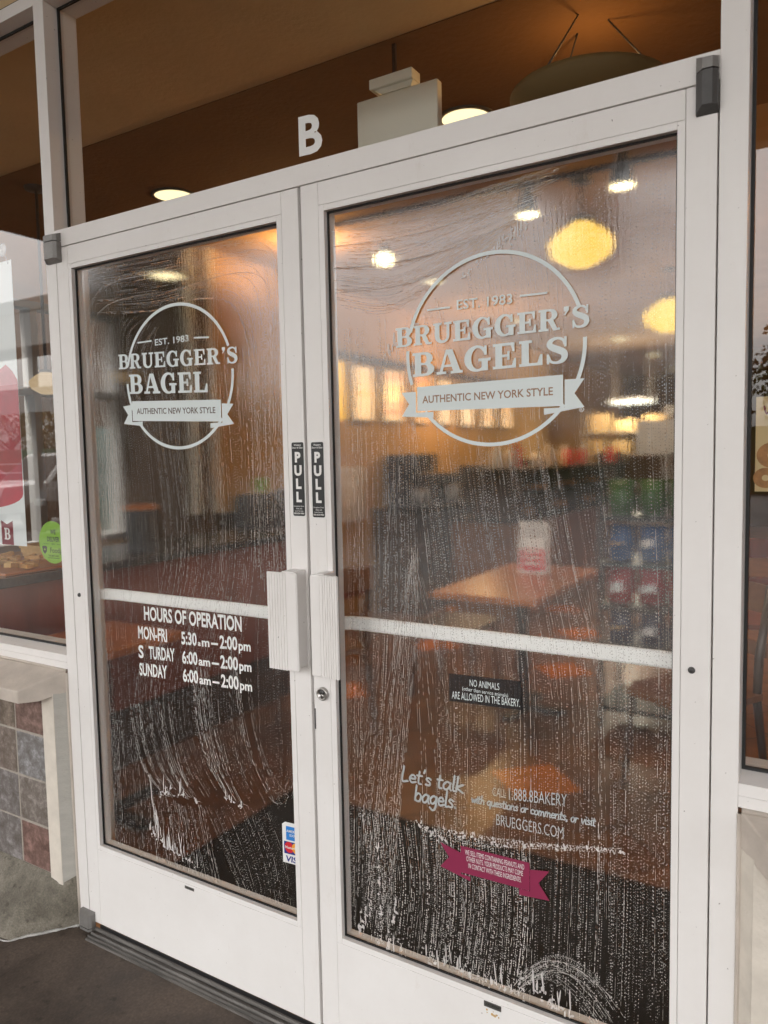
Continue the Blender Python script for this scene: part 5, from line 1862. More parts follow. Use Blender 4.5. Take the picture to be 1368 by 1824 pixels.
mb.lathe([(0.075, 0.0005), (0.08, 0.01), (0.08, 0.20), (0.076, 0.21)], (-0.98, 1.12, 1.008), 'z', 28)
mb.build('body', M_SEAT, cn_)
mb = MB()
mb.lathe([(0.079, 0.211), (0.079, 0.232), (0.05, 0.240), (0.0001, 0.242)], (-0.98, 1.12, 1.008), 'z', 28)
mb.build('lid', M_ORWOOD, cn_)
for k, (x, y) in enumerate(((-1.22, 1.02), (-1.16, 1.22), (-1.26, 1.36))):
    mb = MB()
    mb.lathe([(0.028, 0.0005), (0.030, 0.07), (0.030, 0.10), (0.012, 0.14), (0.012, 0.165), (0.0001, 0.168)], (x, y, 1.008), 'z', 20)
    one('condiment_bottle', mb, M_CLEARPL if k < 2 else M_STEEL, ['clear bottle nearest the bread on the counter', 'clear bottle beside the dark canister', 'steel shaker farthest along the counter'][k], 'bottle')


def table(name, x0, x1, y0, y1, label, zt=0.75, group=None):
    t = thing(name, label, 'table', ((x0 + x1) / 2, (y0 + y1) / 2, 0), group)
    mb = MB()
    mb.box(x0, x1, y0, y1, zt - 0.035, zt, None, 0.006)
    mb.build('tabletop', M_ORWOOD, t)
    cx2, cy2 = (x0 + x1) / 2, (y0 + y1) / 2
    mb = MB()
    mb.lathe([(0.035, 0.02), (0.035, zt - 0.036)], (cx2, cy2, 0), 'z', 16)
    mb.build('pedestal', M_BLACK, t)
    mb = MB()
    mb.box(cx2 - 0.25, cx2 + 0.25, cy2 - 0.035, cy2 + 0.035, 0.0005, 0.022, None, 0.004)
    mb.box(cx2 - 0.035, cx2 + 0.035, cy2 - 0.25, cy2 + 0.25, 0.0006, 0.021, None, 0.004)
    mb.build('base', M_BLACK, t)
    return t


table('cafe_table', -0.775, -0.315, 0.27, 0.745, 'orange wood table just behind the left door')
table('cafe_table', 0.20, 0.78, 1.98, 3.12, 'orange wood table with a menu card behind the right door')
table('cafe_table', 2.9, 3.5, 3.2, 3.9, 'orange wood table past the right window edge')

cd = thing('table_card', 'white and red card standing on the orange table', 'table card', (0.475, 2.79, 0.75))
mb = MB()
mb.prism([(2.76, 0.7505), (2.79, 1.055), (2.795, 1.055), (2.825, 0.7505), (2.821, 0.7505), (2.7925, 1.045), (2.764, 0.7505)], 'x', 0.385, 0.562)
mb.build('sheet', M_WHITE, cd)
mb = MB()
def cardp(x, z):
    return (x, 2.7592 + (z - 0.75) * 0.098, z)
mb.add([cardp(0.40, 0.765), cardp(0.547, 0.765), cardp(0.547, 0.895), cardp(0.40, 0.895)], [(0, 1, 2, 3)], M_REDP)
for k in range(4):
    z = 1.03 - k * 0.022
    mb.add([cardp(0.41, z), cardp(0.535, z), cardp(0.535, z + 0.006), cardp(0.41, z + 0.006)], [(0, 1, 2, 3)], M_SEAT)
for k in range(3):
    z = 0.87 - k * 0.035
    mb.add([(p[0], p[1] - 0.0006, p[2]) for p in (cardp(0.42, z), cardp(0.525, z), cardp(0.525, z + 0.016), cardp(0.42, z + 0.016))], [(0, 1, 2, 3)], M_WHITE)
mb.build('print', None, cd)


def chair(x, y, rot, wood, label):
    t = thing('cafe_chair', label, 'chair', (x, y, 0), 'cafe chairs')
    ca, sa = math.cos(rot), math.sin(rot)

    def T(px, py, pz):
        return (x + px * ca - py * sa, y + px * sa + py * ca, pz)
    mb = MB()
    P = [(-0.20, -0.20), (0.20, -0.20), (0.21, 0.10), (0.16, 0.20), (-0.16, 0.20), (-0.21, 0.10)]
    vs = [T(a, b, 0.43) for a, b in P] + [T(a, b, 0.458) for a, b in P]
    mb.add(vs, [tuple(range(6))[::-1], tuple(range(6, 12))] + [(i, (i + 1) % 6, 6 + (i + 1) % 6, 6 + i) for i in range(6)])
    mb.build('seat', wood, t)
    for sx in (-1, 1):
        mb = MB()
        mb.tube([T(0.17 * sx, 0.15, 0.43), T(0.19 * sx, 0.18, 0.0)], [0.017, 0.013], None, 8)
        mb.build('leg', M_DKWOOD, t)
        mb = MB()
        mb.tube([T(0.20 * sx, -0.24, 0.0), T(0.18 * sx, -0.19, 0.43), T(0.18 * sx, -0.20, 0.60), T(0.19 * sx, -0.25, 0.90)], [0.014, 0.018, 0.018, 0.014], None, 8)
        mb.build('leg', M_DKWOOD, t)
    mb = MB()
    for z0, z1 in ((0.78, 0.90), (0.60, 0.66)):
        pts = [(-0.19, -0.225 - (z0 - 0.6) * 0.12), (0, -0.255 - (z0 - 0.6) * 0.12), (0.19, -0.225 - (z0 - 0.6) * 0.12)]
        Q = smooth_line(pts, 5)
        vs, fs = [], []
        for q in Q:
            for dy, z in ((0, z0), (0, z1), (-0.016, z1), (-0.016, z0)):
                vs.append(T(q[0], q[1] + dy, z))
        for i in range(len(Q) - 1):
            for k in range(4):
                l = (k + 1) % 4
                fs.append((i * 4 + k, i * 4 + l, i * 4 + 4 + l, i * 4 + 4 + k))
        fs += [(0, 1, 2, 3), tuple(range(len(vs) - 4, len(vs)))]
        mb.add(vs, fs)
    mb.build('backrest', wood, t)
    return t


chair(0.06, 2.62, R(-90), M_DKWOOD, 'dark wood chair at the left end of the orange card table')
chair(1.62, 3.45, R(200), M_MAHOG, 'dark red wood chair seen low in the right window')
chair(-0.35, 1.75, R(60), M_BRWOOD, 'brown wood chair between the counter and the card table')
chair(1.50, 1.84, R(150), M_BRWOOD, 'brown wood chair below the snack rack')

# snack rack
rk = thing('snack_rack', 'dark wire rack of coloured snack bags behind the right door', 'rack', (1.24, 2.65, 0))
mb = MB()
for x in (0.96, 1.60):
    for y in (2.46, 2.86):
        mb.box(x - 0.012, x + 0.012, y - 0.012, y + 0.012, 0.0005, 1.46)
mb.build('post', M_BLACK, rk)
SH = [0.44, 0.66, 0.885, 1.125]
for z in SH + [0.12]:
    mb = MB()
    mb.box(0.948, 1.612, 2.448, 2.872, z - 0.022, z)
    mb.build('shelf', M_BLACK, rk)
mb = MB()
mb.box(1.09, 1.56, 2.66, 2.675, 1.445, 1.62, None, 0.004)
mb.build('header_sign', M_CREAM, rk)


def bag(x, y, z, wd, h, mat, label, group):
    mb = MB()
    vs, fs = [], []
    n = 9
    for i in range(n):
        f = i / (n - 1)
        bul = math.sin(math.pi * min(max(f, 0.03), 0.97)) ** 0.6
        hw = wd / 2 * (0.96 + 0.06 * math.sin(f * 9 + x * 40))
        d = 0.045 * bul
        for px, py in ((-hw, 0), (-hw * 0.5, -d), (0, -d * 1.15), (hw * 0.5, -d), (hw, 0), (hw * 0.5, d), (0, d * 1.15), (-hw * 0.5, d)):
            vs.append((x + px, y + py, z + f * h))
    for i in range(n - 1):
        for k in range(8):
            l = (k + 1) % 8
            fs.append((i * 8 + k, i * 8 + l, i * 8 + 8 + l, i * 8 + 8 + k))
    fs += [tuple(range(8))[::-1], tuple(range((n - 1) * 8, n * 8))]
    mb.add(vs, fs, mat, True)
    if mat is not M_BAGGREEN:
        q = random.Random(int(x * 1000 + z * 77))
        a0, a1, b0, b1 = q.uniform(-0.34, -0.1), q.uniform(0.05, 0.34), q.uniform(0.3, 0.5), q.uniform(0.55, 0.72)
        mb.add([(x + wd * a0, y - 0.054, z + h * b0), (x + wd * a1, y - 0.054, z + h * (b0 + 0.04)), (x + wd * (a1 - 0.04), y - 0.054, z + h * b1), (x + wd * (a0 + 0.05), y - 0.054, z + h * (b1 - 0.05))], [(0, 1, 2, 3)], M_TANPAPER if q.random() < 0.5 else M_WHITE)
    one('snack_bag', mb, None, label, 'snack bag', group)


for z, mat, col in ((SH[3], M_BAGGREEN, 'green'), (SH[2], M_BAGBLUE, 'blue'), (SH[1], M_BAGRED, 'red'), (SH[0], M_BAGDARK, 'navy')):
    for k in range(4):
        bag(1.045 + k * 0.155, 2.55 + 0.01 * (k % 2), z + 0.0005, 0.148, 0.19, mat, col + ' snack bag on the rack behind the right door', col + ' bags on the snack rack')

# menu boards along the wall
BO = [(4.11, 4.44, M_MENU2), (4.62, 4.98, M_MENU2), (5.22, 5.52, M_MENU1), (5.74, 6.05, M_MENU2), (6.30, 6.62, M_MENU2), (6.90, 7.22, M_MENU2), (7.50, 7.82, M_MENU2)]
for k, (y0, y1, mm) in enumerate(BO):
    t = thing('menu_board', ['leftmost glowing menu board with a grey picture, beside the yellow strip', 'glowing menu board with red and yellow lines', 'amber glowing menu board behind the ribbon of the right emblem', 'fourth glowing menu board from the left', 'fifth glowing menu board from the left', 'sixth glowing menu board from the left', 'farthest glowing menu board on the mustard wall'][k], 'menu board', (-1.69, (y0 + y1) / 2, 1.8), 'glowing menu boards')
    mb = MB()
    mb.box(-1.698, -1.66, y0, y1, 1.78, 2.27)
    mb.build('light_box', M_BLACK, t)
    mb = MB()
    mb.add([(-1.6590, y0 + 0.012, 1.792), (-1.6590, y1 - 0.012, 1.792), (-1.6590, y1 - 0.012, 2.258), (-1.6590, y0 + 0.012, 2.258)], [(0, 1, 2, 3)], mm)
    wdt = y1 - y0
    rows = [(2.19, M_MENU3), (2.08, M_MENU4), (2.00, M_MENU4), (1.93, M_MENU3), (1.86, M_MENU3)] if k == 1 else [(2.2, M_MENU3), (1.88, M_MENU1)] if k in (2, 5) else [(2.0, M_MENU1)]
    for z, m2 in rows:
        mb.add([(-1.6575, y0 + 0.05, z), (-1.6575, y1 - 0.05, z), (-1.6575, y1 - 0.05, z + 0.035), (-1.6575, y0 + 0.05, z + 0.035)], [(0, 1, 2, 3)], m2)
    mb.build('lit_face', None, t)
lamp('menu_glow', 'POINT', (-1.1, 5.6, 2.1), 4, (1.0, 0.6, 0.25), 0.0)
mb = MB()
mb.add([(-1.6985, 3.80, 1.78), (-1.6985, 4.02, 1.78), (-1.6985, 4.02, 2.28), (-1.6985, 3.80, 2.28)], [(0, 1, 2, 3)], M_MENU4)
mb.box(-1.6995, -1.699, 3.80, 4.02, 1.78, 2.28, M_BLACK)
one('lit_panel', mb, None, 'plain glowing yellow strip at the left end of the menu boards', 'light panel')
mb = MB()
mb.box(-1.699, -1.60, 3.75, 8.2, 2.30, 2.345)
one('menu_rail', mb, M_DKWOOD, 'dark wooden rail above the glowing menu boards', 'rail')
# cream board with a paper below the menu boards
cb = thing('notice_board', 'cream board with a pinned paper beside the meeting stile of the right door', 'board', (-1.69, 4.1, 0.9))
mb = MB()
mb.box(-1.699, -1.675, 3.85, 4.28, 0.89, 1.37)
mb.build('board', M_CREAM, cb)
mb = MB()
mb.box(-1.6745, -1.673, 3.93, 4.15, 1.02, 1.26)
mb.build('paper', M_WHITE, cb)

# service counter with glass case
sc_ = thing('service_counter', 'dark walnut service counter with a glass food case under the menu boards', 'counter', (-0.4, 6.2, 0))
mb = MB()
mb.box(-0.95, -0.30, 4.6, 8.4, 0.0, 0.86)
mb.build('body', M_BRWOOD, sc_)
mb = MB()
mb.box(-1.0, -0.26, 4.56, 8.44, 0.86, 0.90, None, 0.004)
mb.build('worktop', M_DKTOP, sc_)
mb = MB()
for y in (4.7, 5.6, 6.5, 7.4, 8.3):
    mb.box(-0.80, -0.32, y, y + 0.02, 0.90, 1.30)
mb.box(-0.82, -0.30, 4.68, 8.34, 1.30, 1.325)
mb.box(-0.80, -0.33, 4.72, 8.30, 1.09, 1.10)
mb.build('case_frame', M_DKWOOD, sc_)
mb = MB()
mb.add([(-0.31, 4.7, 0.90), (-0.31, 8.32, 0.90), (-0.31, 8.32, 1.30), (-0.31, 4.7, 1.30)], [(0, 1, 2, 3)])
mb.build('case_glass', M_GLASS, sc_)
for k in range(22):
    y = 4.8 + (k % 11) * 0.32
    z = 0.905 if k < 11 else 1.105
    mb = MB()
    rr_ = 0.06
    A = np.linspace(0, 2 * math.pi, 13)
    mb.lathe([(0.045 + 0.028 * math.cos(a), 0.028 + 0.028 * math.sin(a)) for a in A], (-0.52 + 0.08 * math.sin(k * 2.1), y, z), 'z', 18, None, True, False)
    one('bagel', mb, M_BAGEL, 'brown bagel lying in the glass case of the service counter', 'bagel', 'bagels in the glass case')

bc = thing('back_counter', 'dark back counter with machines along the menu wall', 'counter', (-1.45, 6.3, 0))
mb = MB()
mb.box(-1.698, -1.20, 4.45, 8.5, 0.0, 0.93)
mb.build('cabinet', M_DKWOOD, bc)
mb = MB()
mb.box(-1.698, -1.16, 4.42, 8.53, 0.93, 0.97)
mb.build('worktop', M_DKTOP, bc)
for k, (y0, y1, h) in enumerate(((4.6, 5.0, 0.50), (5.3, 5.6, 0.30), (6.2, 6.6, 0.36), (7.0, 7.2, 0.26), (7.7, 8.1, 0.40))):
    t = thing('coffee_machine', ['dark coffee machine nearest the window end of the back counter', 'small dark brewer on the back counter', 'dark coffee machine in the middle of the back counter', 'dark grinder on the back counter', 'dark coffee machine at the far end of the back counter'][k], 'machine', (-1.45, y0, 0.97))
    mb = MB()
    mb.box(-1.66, -1.30, y0, y1, 0.9705, 1.00, None, 0.006)
    mb.box(-1.66, -1.48, y0, y1, 1.0, 0.97 + h, None, 0.01)
    mb.box(-1.48, -1.30, y0, y1, 0.97 + h * 0.65, 0.97 + h, None, 0.01)
    mb.build('housing', M_SEAT, t)
    mb = MB()
    mb.lathe([(0.05, 0.0), (0.07, 0.02), (0.07, 0.12), (0.05, 0.15)], (-1.38, (y0 + y1) / 2, 1.001), 'z', 16)
    mb.build('jug', M_STEEL, t)

JL = ['cream jar', 'steel jar', 'kraft jar', 'red jar']
JM = [M_CREAM, M_STEEL, M_TANPAPER, M_REDP]
for k in range(16):
    mb = MB()
    r_ = random.uniform(0.035, 0.06)
    h_ = random.uniform(0.10, 0.24)
    mb.lathe([(r_, 0.0005), (r_ * 1.05, 0.02), (r_ * 1.05, h_ * 0.75), (r_ * 0.6, h_ * 0.85), (r_ * 0.65, h_), (0.0001, h_ + 0.004)], (-0.56 + random.uniform(-0.14, 0.14), 4.85 + k * 0.215, 1.325), 'z', 18)
    one('jar', mb, JM[k % 4], JL[k % 4] + ' standing on top of the glass food case', 'jar', JL[k % 4] + 's on the food case')

# kitchen end: steel shelf with boxes and a tube lamp
ks = thing('kitchen_shelf', 'steel kitchen shelf stacked with pale boxes at the far end', 'shelf', (-0.5, 9.1, 0))
mb = MB()
for x in (-1.05, 0.05):
    for y in (8.95, 9.35):
        mb.box(x - 0.015, x + 0.015, y - 0.015, y + 0.015, 0.0005, 2.05)
mb.build('post', M_STEEL, ks)
for z in (0.5, 1.0, 1.42, 1.72):
    mb = MB()
    mb.box(-1.08, 0.08, 8.92, 9.38, z - 0.02, z)
    mb.build('shelf', M_STEEL, ks)
bl = ['pale carton on the kitchen shelf, left of the lower row', 'kraft carton on the kitchen shelf, lower row', 'grey tub on the kitchen shelf, lower row', 'pale carton on the kitchen shelf, upper left', 'red carton on the kitchen shelf, upper row', 'pale carton on the kitchen shelf, upper right']
for k, (x, z, h, m_) in enumerate(((-0.9, 1.42, 0.22, M_WHITE), (-0.55, 1.42, 0.18, M_TANPAPER), (-0.2, 1.42, 0.2, M_STEEL), (-0.85, 1.72, 0.25, M_WHITE), (-0.5, 1.72, 0.16, M_REDP), (-0.1, 1.72, 0.22, M_WHITE))):
    mb = MB()
    mb.box(x - 0.13, x + 0.13, 8.98, 9.28, z + 0.0005, z + h, None, 0.006)
    mb.box(x - 0.03, x + 0.03, 8.9785, 8.9795, z + 0.001, z + h - 0.004, M_TANPAPER)
    one('carton', mb, m_ if not mb.mats else None, bl[k], 'carton')

tb = thing('tube_lamp', 'bright white tube lamp over the kitchen shelf at the far end', 'lamp', (-0.38, 8.9, 2.1))
mb = MB()
mb.box(-0.68, -0.10, 8.86, 8.96, 2.125, 2.16)
mb.build('housing', M_STEEL, tb)
mb = MB()
mb.tube([(-0.66, 8.91, 2.105), (-0.12, 8.91, 2.105)], 0.018, None, 10)
mb.build('tube', M_TUBE, tb)
mb = MB()
mb.box(-0.62, -0.60, 8.9, 8.92, 2.16, ZC - 0.005)
mb.box(-0.16, -0.14, 8.9, 8.92, 2.16, ZC - 0.005)
mb.build('hanger', M_STEEL, tb)
lamp('tube_bulb', 'POINT', (-0.38, 8.7, 2.0), 5, (1.0, 0.9, 0.7), 0.0)
schoolhouse(3.6, 6.0, 2.62, 0.168, 'yellow pendant lamp deep in the room to the right', M_LAMPGLASS, 0)

# seat backs and picture on the panelling
for k, (y0, y1) in enumerate(((2.50, 2.85), (2.92, 3.36))):
    mb = MB()
    mb.box(-1.66, -1.50, y0, y1, 0.93, 1.21 + 0.02 * k, None, 0.045)
    t = one('bench_cushion', mb, M_SEAT, ['charcoal cushioned bench back beside the small green card', 'charcoal cushioned bench back behind the left PULL sticker'][k], 'bench back', 'bench backs on the panelling')
mb = MB()
mb.box(-1.50, -1.10, 2.46, 3.42, 0.40, 0.47, None, 0.02)
mb.box(-1.66, -1.505, 2.46, 3.42, 0.0005, 0.925)
one('bench', mb, M_MAHOG, 'mahogany bench against the panelling, behind the left door', 'bench')
mb = MB()
mb.box(-1.57, -1.56, 2.64, 2.80, 1.2105, 1.33, M_TANPAPER)
mb.box(-1.559, -1.558, 2.65, 2.79, 1.22, 1.32, M_GREENST)
one('small_card', mb, None, 'small green and tan card standing on the charcoal bench back', 'card')

# standing poster in the right window
sp = thing('standing_poster', 'cream poster of bagels on a dark stand inside the right window', 'poster', (2.03, 1.5, 0))
mb = MB()
mb.box(1.766, 2.30, 1.50, 1.508, 1.312, 1.645)
mb.build('sheet', M_PCREAM, sp)
mb = MB()
hand(mb, 'we love', 1.785, 2.05, 1.585, 1.595, 0.026, 1.4992, M_MAROON, 0.006)
ctext(mb, 'BAGELS', 1.90, 1.560, 0.014, 1.4992, M_REDP, 0.0)
mb.build('lettering', None, sp)
mb = MB()
for x, z, r_ in ((1.82, 1.44, 0.05), (1.90, 1.39, 0.055), (2.0, 1.45, 0.06), (1.80, 1.36, 0.04), (2.12, 1.40, 0.06)):
    vs, fs = ring(x, z, r_, r_ * 0.9, x, z, r_ * 0.3, r_ * 0.27, 0, 360, 25)
    mb.add([(p[0], 1.4992 - 0.0004 * (x * 7 % 1), p[1]) for p in vs], fs, M_BAGEL)
mb.build('bagel_print', None, sp)
mb = MB()
mb.tube([(2.03, 1.52, 0.03), (2.03, 1.52, 1.312)], 0.014, None, 10)
mb.lathe([(0.16, 0.0005), (0.16, 0.015), (0.02, 0.03)], (2.03, 1.52, 0), 'z', 24)
mb.build('stand', M_BLACK, sp)

# ================================================================== OUTSIDE, BEHIND THE CAMERA (seen mirrored in the glass)
cp = thing('canopy', 'brown soffit canopy over the pavement, mirrored in the shopfront glass', 'canopy', (1, -2.7, 4.06))
mb = MB()
mb.box(-6.07, 14, -5.45, -0.002, 4.06, 4.20)
mb.build('soffit', M_SOFFIT, cp)
mb = MB()
mb.box(-6.07, 14, -5.62, -5.452, 3.95, 4.45)
mb.build('fascia_beam', M_CREAM, cp)
br = thing('canopy_bracket', 'dark timber bracket with V braces hanging under the canopy edge', 'bracket', (0.1, -5.53, 4.0))
for p, q, w_ in (((0.13, -5.53, 3.95), (0.13, -5.53, 3.10), 0.17), ((-0.38, -5.53, 3.95), (0.09, -5.53, 3.45), 0.13), ((-0.04, -5.50, 3.95), (-0.08, -5.50, 3.38), 0.09), ((0.09, -5.53, 3.45), (-0.21, -5.53, 3.15), 0.13)):
    mb = MB()
    mb.bar(p, q, w_, w_)
    mb.build('post' if w_ > 0.15 else 'brace', M_TIMBER, br)
for x in (-5.8, 8.0):
    mb = MB()
    mb.box(x - 0.1, x + 0.1, -5.64, -5.44, -0.035, 3.95, None, 0.006)
    mb.box(x - 0.14, x + 0.14, -5.68, -5.40, -0.0345, 0.25, None, 0.01)
    one('canopy_post', mb, M_CREAM, 'cream post carrying the %s end of the canopy' % ('near' if x > 0 else 'far'), 'post')

# parking lot lines
mb = MB()
for k in range(14):
    x = -34 + k * 2.8
    mb.box(x, x + 0.1, -13.6, -8.4, -0.1545, -0.151)
struct(mb.build('road_marking', M_ROADPAINT))


def car(x, y, kind, paint, label):
    """length along y, nose towards the shop"""
    t = thing('parked_car', label, 'car', (x, y, -0.155), 'cars parked in the lot')
    z0 = -0.155
    if kind == 'pickup':
        prof = [(-2.7, 0.45), (-2.72, 0.85), (-2.6, 1.05), (-1.5, 1.12), (-0.8, 1.80), (0.55, 1.86), (0.75, 1.20), (2.65, 1.18), (2.72, 0.9), (2.70, 0.5)]
        roof = (3, 7)
        glass = [(-1.35, 1.15), (-0.75, 1.74), (0.48, 1.78), (0.62, 1.17)]
        wd, wh = 1.0, (-1.75, 1.75)
    elif kind == 'suv':
        prof = [(-2.3, 0.40), (-2.34, 0.75), (-2.2, 1.0), (-1.2, 1.08), (-0.5, 1.66), (1.9, 1.70), (2.25, 1.15), (2.34, 0.85), (2.30, 0.42)]
        glass = [(-1.05, 1.1), (-0.42, 1.60), (1.85, 1.62), (2.1, 1.12)]
        wd, wh = 0.93, (-1.4, 1.4)
    else:
        prof = [(-2.3, 0.36), (-2.36, 0.66), (-2.2, 0.86), (-1.1, 0.96), (-0.3, 1.42), (1.0, 1.44), (1.7, 1.02), (2.25, 0.96), (2.36, 0.7), (2.3, 0.38)]
        glass = [(-0.98, 0.98), (-0.25, 1.36), (0.95, 1.38), (1.5, 1.03)]
        wd, wh = 0.9, (-1.4, 1.4)
    # rings across the width: tumblehome above the belt
    def ins(z):
        return wd - max(0, (z - 0.95)) * 0.25 - (0.06 if z < 0.5 else 0)
    mb = MB()
    n = len(prof)
    vs = []
    for s in (-1, -0.55, 0.55, 1):
        for py, pz in prof:
            k = 1.0 if abs(s) < 1 else 0.985
            vs.append((x + s * ins(pz) if abs(s) == 1 else x + s * ins(pz), y - py * k, z0 + pz + (0.03 if abs(s) < 1 and pz > 0.6 else 0)))
    fs = []
    for r_ in range(3):
        for i in range(n):
            j = (i + 1) % n
            fs.append((r_ * n + i, r_ * n + j, (r_ + 1) * n + j, (r_ + 1) * n + i))
    fs += [tuple(range(n)), tuple(range(3 * n, 4 * n))[::-1]]
    mb.add(vs, fs)
    b = mb.build('body', paint, t)
    mb = MB()
    for s in (-1, 1):
        mb.add([(x + s * (ins(pz) + 0.006), y - py, z0 + pz) for py, pz in glass], [(0, 1, 2, 3)])
    g0, g1 = glass[0], glass[1]
    for (py, pz), (qy, qz) in ((glass[0], glass[1]), (glass[3], glass[2])):
        sg = -1 if py < 0 else 1
        mb.add([(x - ins(pz) * 0.9, y - py - sg * 0.12, z0 + pz + 0.03), (x + ins(pz) * 0.9, y - py - sg * 0.12, z0 + pz + 0.03), (x + ins(qz) * 0.88, y - qy - sg * 0.12, z0 + qz + 0.03), (x - ins(qz) * 0.88, y - qy - sg * 0.12, z0 + qz + 0.03)], [(0, 1, 2, 3)])
    mb.build('window', M_CARGLASS, t)
    for wy in wh:
        for s in (-1, 1):
            mb = MB()
            mb.lathe([(0.20, -0.11), (0.33, -0.11), (0.35, -0.06), (0.35, 0.06), (0.33, 0.11), (0.20, 0.11)], (x + s * (wd - 0.10), y - wy, z0 + 0.35), 'x', 24, M_TYRE)
            mb.lathe([(0.0001, -0.10), (0.20, -0.108), (0.20, 0.108), (0.0001, 0.10)], (x + s * (wd - 0.10), y - wy, z0 + 0.35), 'x', 16, M_STEEL)
            mb.build('wheel', None, t)
    for s in (-1, 1):
        mb = MB()
        mb.box(x + s * wd * 0.75 - 0.16, x + s * wd * 0.75 + 0.16, y + 2.26 if kind != 'pickup' else y + 2.62, y + 2.40 if kind != 'pickup' else y + 2.76, z0 + 0.66, z0 + 0.80, None, 0.02)
        mb.build('headlight', M_POSTER, t)
        mb = MB()
        mb.box(x + s * wd * 0.82 - 0.10, x + s * wd * 0.82 + 0.10, y - (2.42 if kind != 'pickup' else 2.77), y - 2.2, z0 + 0.72, z0 + 0.92, None, 0.02)
        mb.build('tail_light', M_TAIL, t)
    return t


car(-12.4, -11.0, 'suv', M_CARDARK, 'charcoal car parked opposite the shop, mirrored in the left window')
car(-15.2, -11.1, 'pickup', M_CARWHITE, 'white pickup truck mirrored in the left window')
car(-20.8, -11.0, 'sedan', M_CARSILVER, 'silver saloon car mirrored in the left window')
car(-6.8, -11.2, 'suv', M_CARSILVER, 'silver estate car parked opposite the left door')
car(-26.4, -11.1, 'suv', M_CARDARK, 'charcoal car parked farthest along the row')

# green hoarding and street lamp
mb = MB()
mb.box(-30, -24, -18.2, -18.0, 0.4, 2.0, M_GREENSIGN)
for x in (-29, -27, -25):
    mb.box(x - 0.05, x + 0.05, -18.35, -18.2, -0.155, 1.9, M_STEEL)
one('green_hoarding', mb, None, 'long green hoarding across the parking lot', 'hoarding')
st = thing('street_lamp', 'tall dark street lamp in the lot, mirrored near the right edge of the right door', 'street lamp', (-1.15, -15, -0.155))
mb = MB()
mb.tube([(-1.15, -15, -0.155), (-1.15, -15, 3.0), (-1.15, -15, 6.1)], [0.10, 0.08, 0.06], None, 12)
mb.lathe([(0.2, -0.1545), (0.2, 0.3)], (-1.15, -15, 0), 'z', 16)
mb.build('pole', M_DKGREY, st)
mb = MB()
mb.lathe([(0.0001, 6.35), (0.32, 6.28), (0.36, 6.15), (0.30, 6.08), (0.0001, 6.06)], (-1.15, -15, 0), 'z', 20)
mb.build('lamp_head', M_DKGREY, st)


def tree(x, y, h, r, mat, label, seed, n=2600):
    t = thing('tree', label, 'tree', (x, y, -0.155), 'trees across the parking lot')
    rg = random.Random(seed)
    mb = MB()
    mb.tube([(x, y, -0.155), (x + 0.1, y, h * 0.25), (x - 0.05, y + 0.1, h * 0.55)], [0.2, 0.15, 0.09], None, 10)
    for k in range(5):
        a = k * 1.3 + rg.random()
        mb.tube([(x, y, h * (0.3 + 0.05 * k)), (x + r * 0.5 * math.cos(a), y + r * 0.5 * math.sin(a), h * (0.5 + 0.06 * k))], [0.07, 0.03], None, 6)
    mb.build('trunk', M_BARK, t)
    mb = MB()
    cl = [(x + rg.gauss(0, r * 0.5), y + rg.gauss(0, r * 0.5), h * rg.uniform(0.42, 0.9), r * rg.uniform(0.25, 0.5)) for _ in range(16)]
    vs, fs = [], []
    for k in range(n):
        c = cl[k % len(cl)]
        d = Vector((rg.gauss(0, 1), rg.gauss(0, 1), rg.gauss(0, 0.8))).normalized() * c[3] * rg.uniform(0.5, 1.1)
        p = Vector(c[:3]) + d
        s = rg.uniform(0.05, 0.13)
        u = Vector((rg.gauss(0, 1), rg.gauss(0, 1), rg.gauss(0, 1))).normalized()
        v = u.orthogonal().normalized()
        o = len(vs)
        vs += [p - u * s, p + v * s * 0.6, p + u * s, p - v * s * 0.6]
        fs.append((o, o + 1, o + 2, o + 3))
    mb.add(vs, fs)
    mb.build('crown', mat, t)
    return t


TR = [(-38, -24, 5.2, 2.6, M_LEAF), (-31, -22, 4.4, 2.2, M_LEAFY), (-25.5, -24, 5.4, 2.6, M_LEAF), (-19, -23, 4.6, 2.3, M_LEAFY), (-13, -24, 5.4, 2.7, M_LEAF), (-7.5, -22, 5.0, 2.4, M_LEAF), (-2.5, -21, 5.2, 2.4, M_LEAFY), (2.5, -20, 5.4, 2.4, M_LEAF)]
LB = ['dark green tree farthest along the lot edge', 'yellowing tree behind the far end of the green hoarding', 'dark green tree behind the green hoarding', 'yellowing tree behind the silver saloon', 'tall dark green tree behind the white pickup', 'dark green tree opposite the left door', 'yellowing tree beside the street lamp', 'dark green tree mirrored in the right window']
for k, (x, y, h, r, m_) in enumerate(TR):
    tree(x, y, h, r, m_, LB[k], 30 + k)
mb = MB()
mb.box(-60, 30, -29.5, -27.5, -0.155, 2.2)
one('far_hedge', mb, M_LEAF, 'long dark hedge at the far edge of the parking lot', 'hedge')

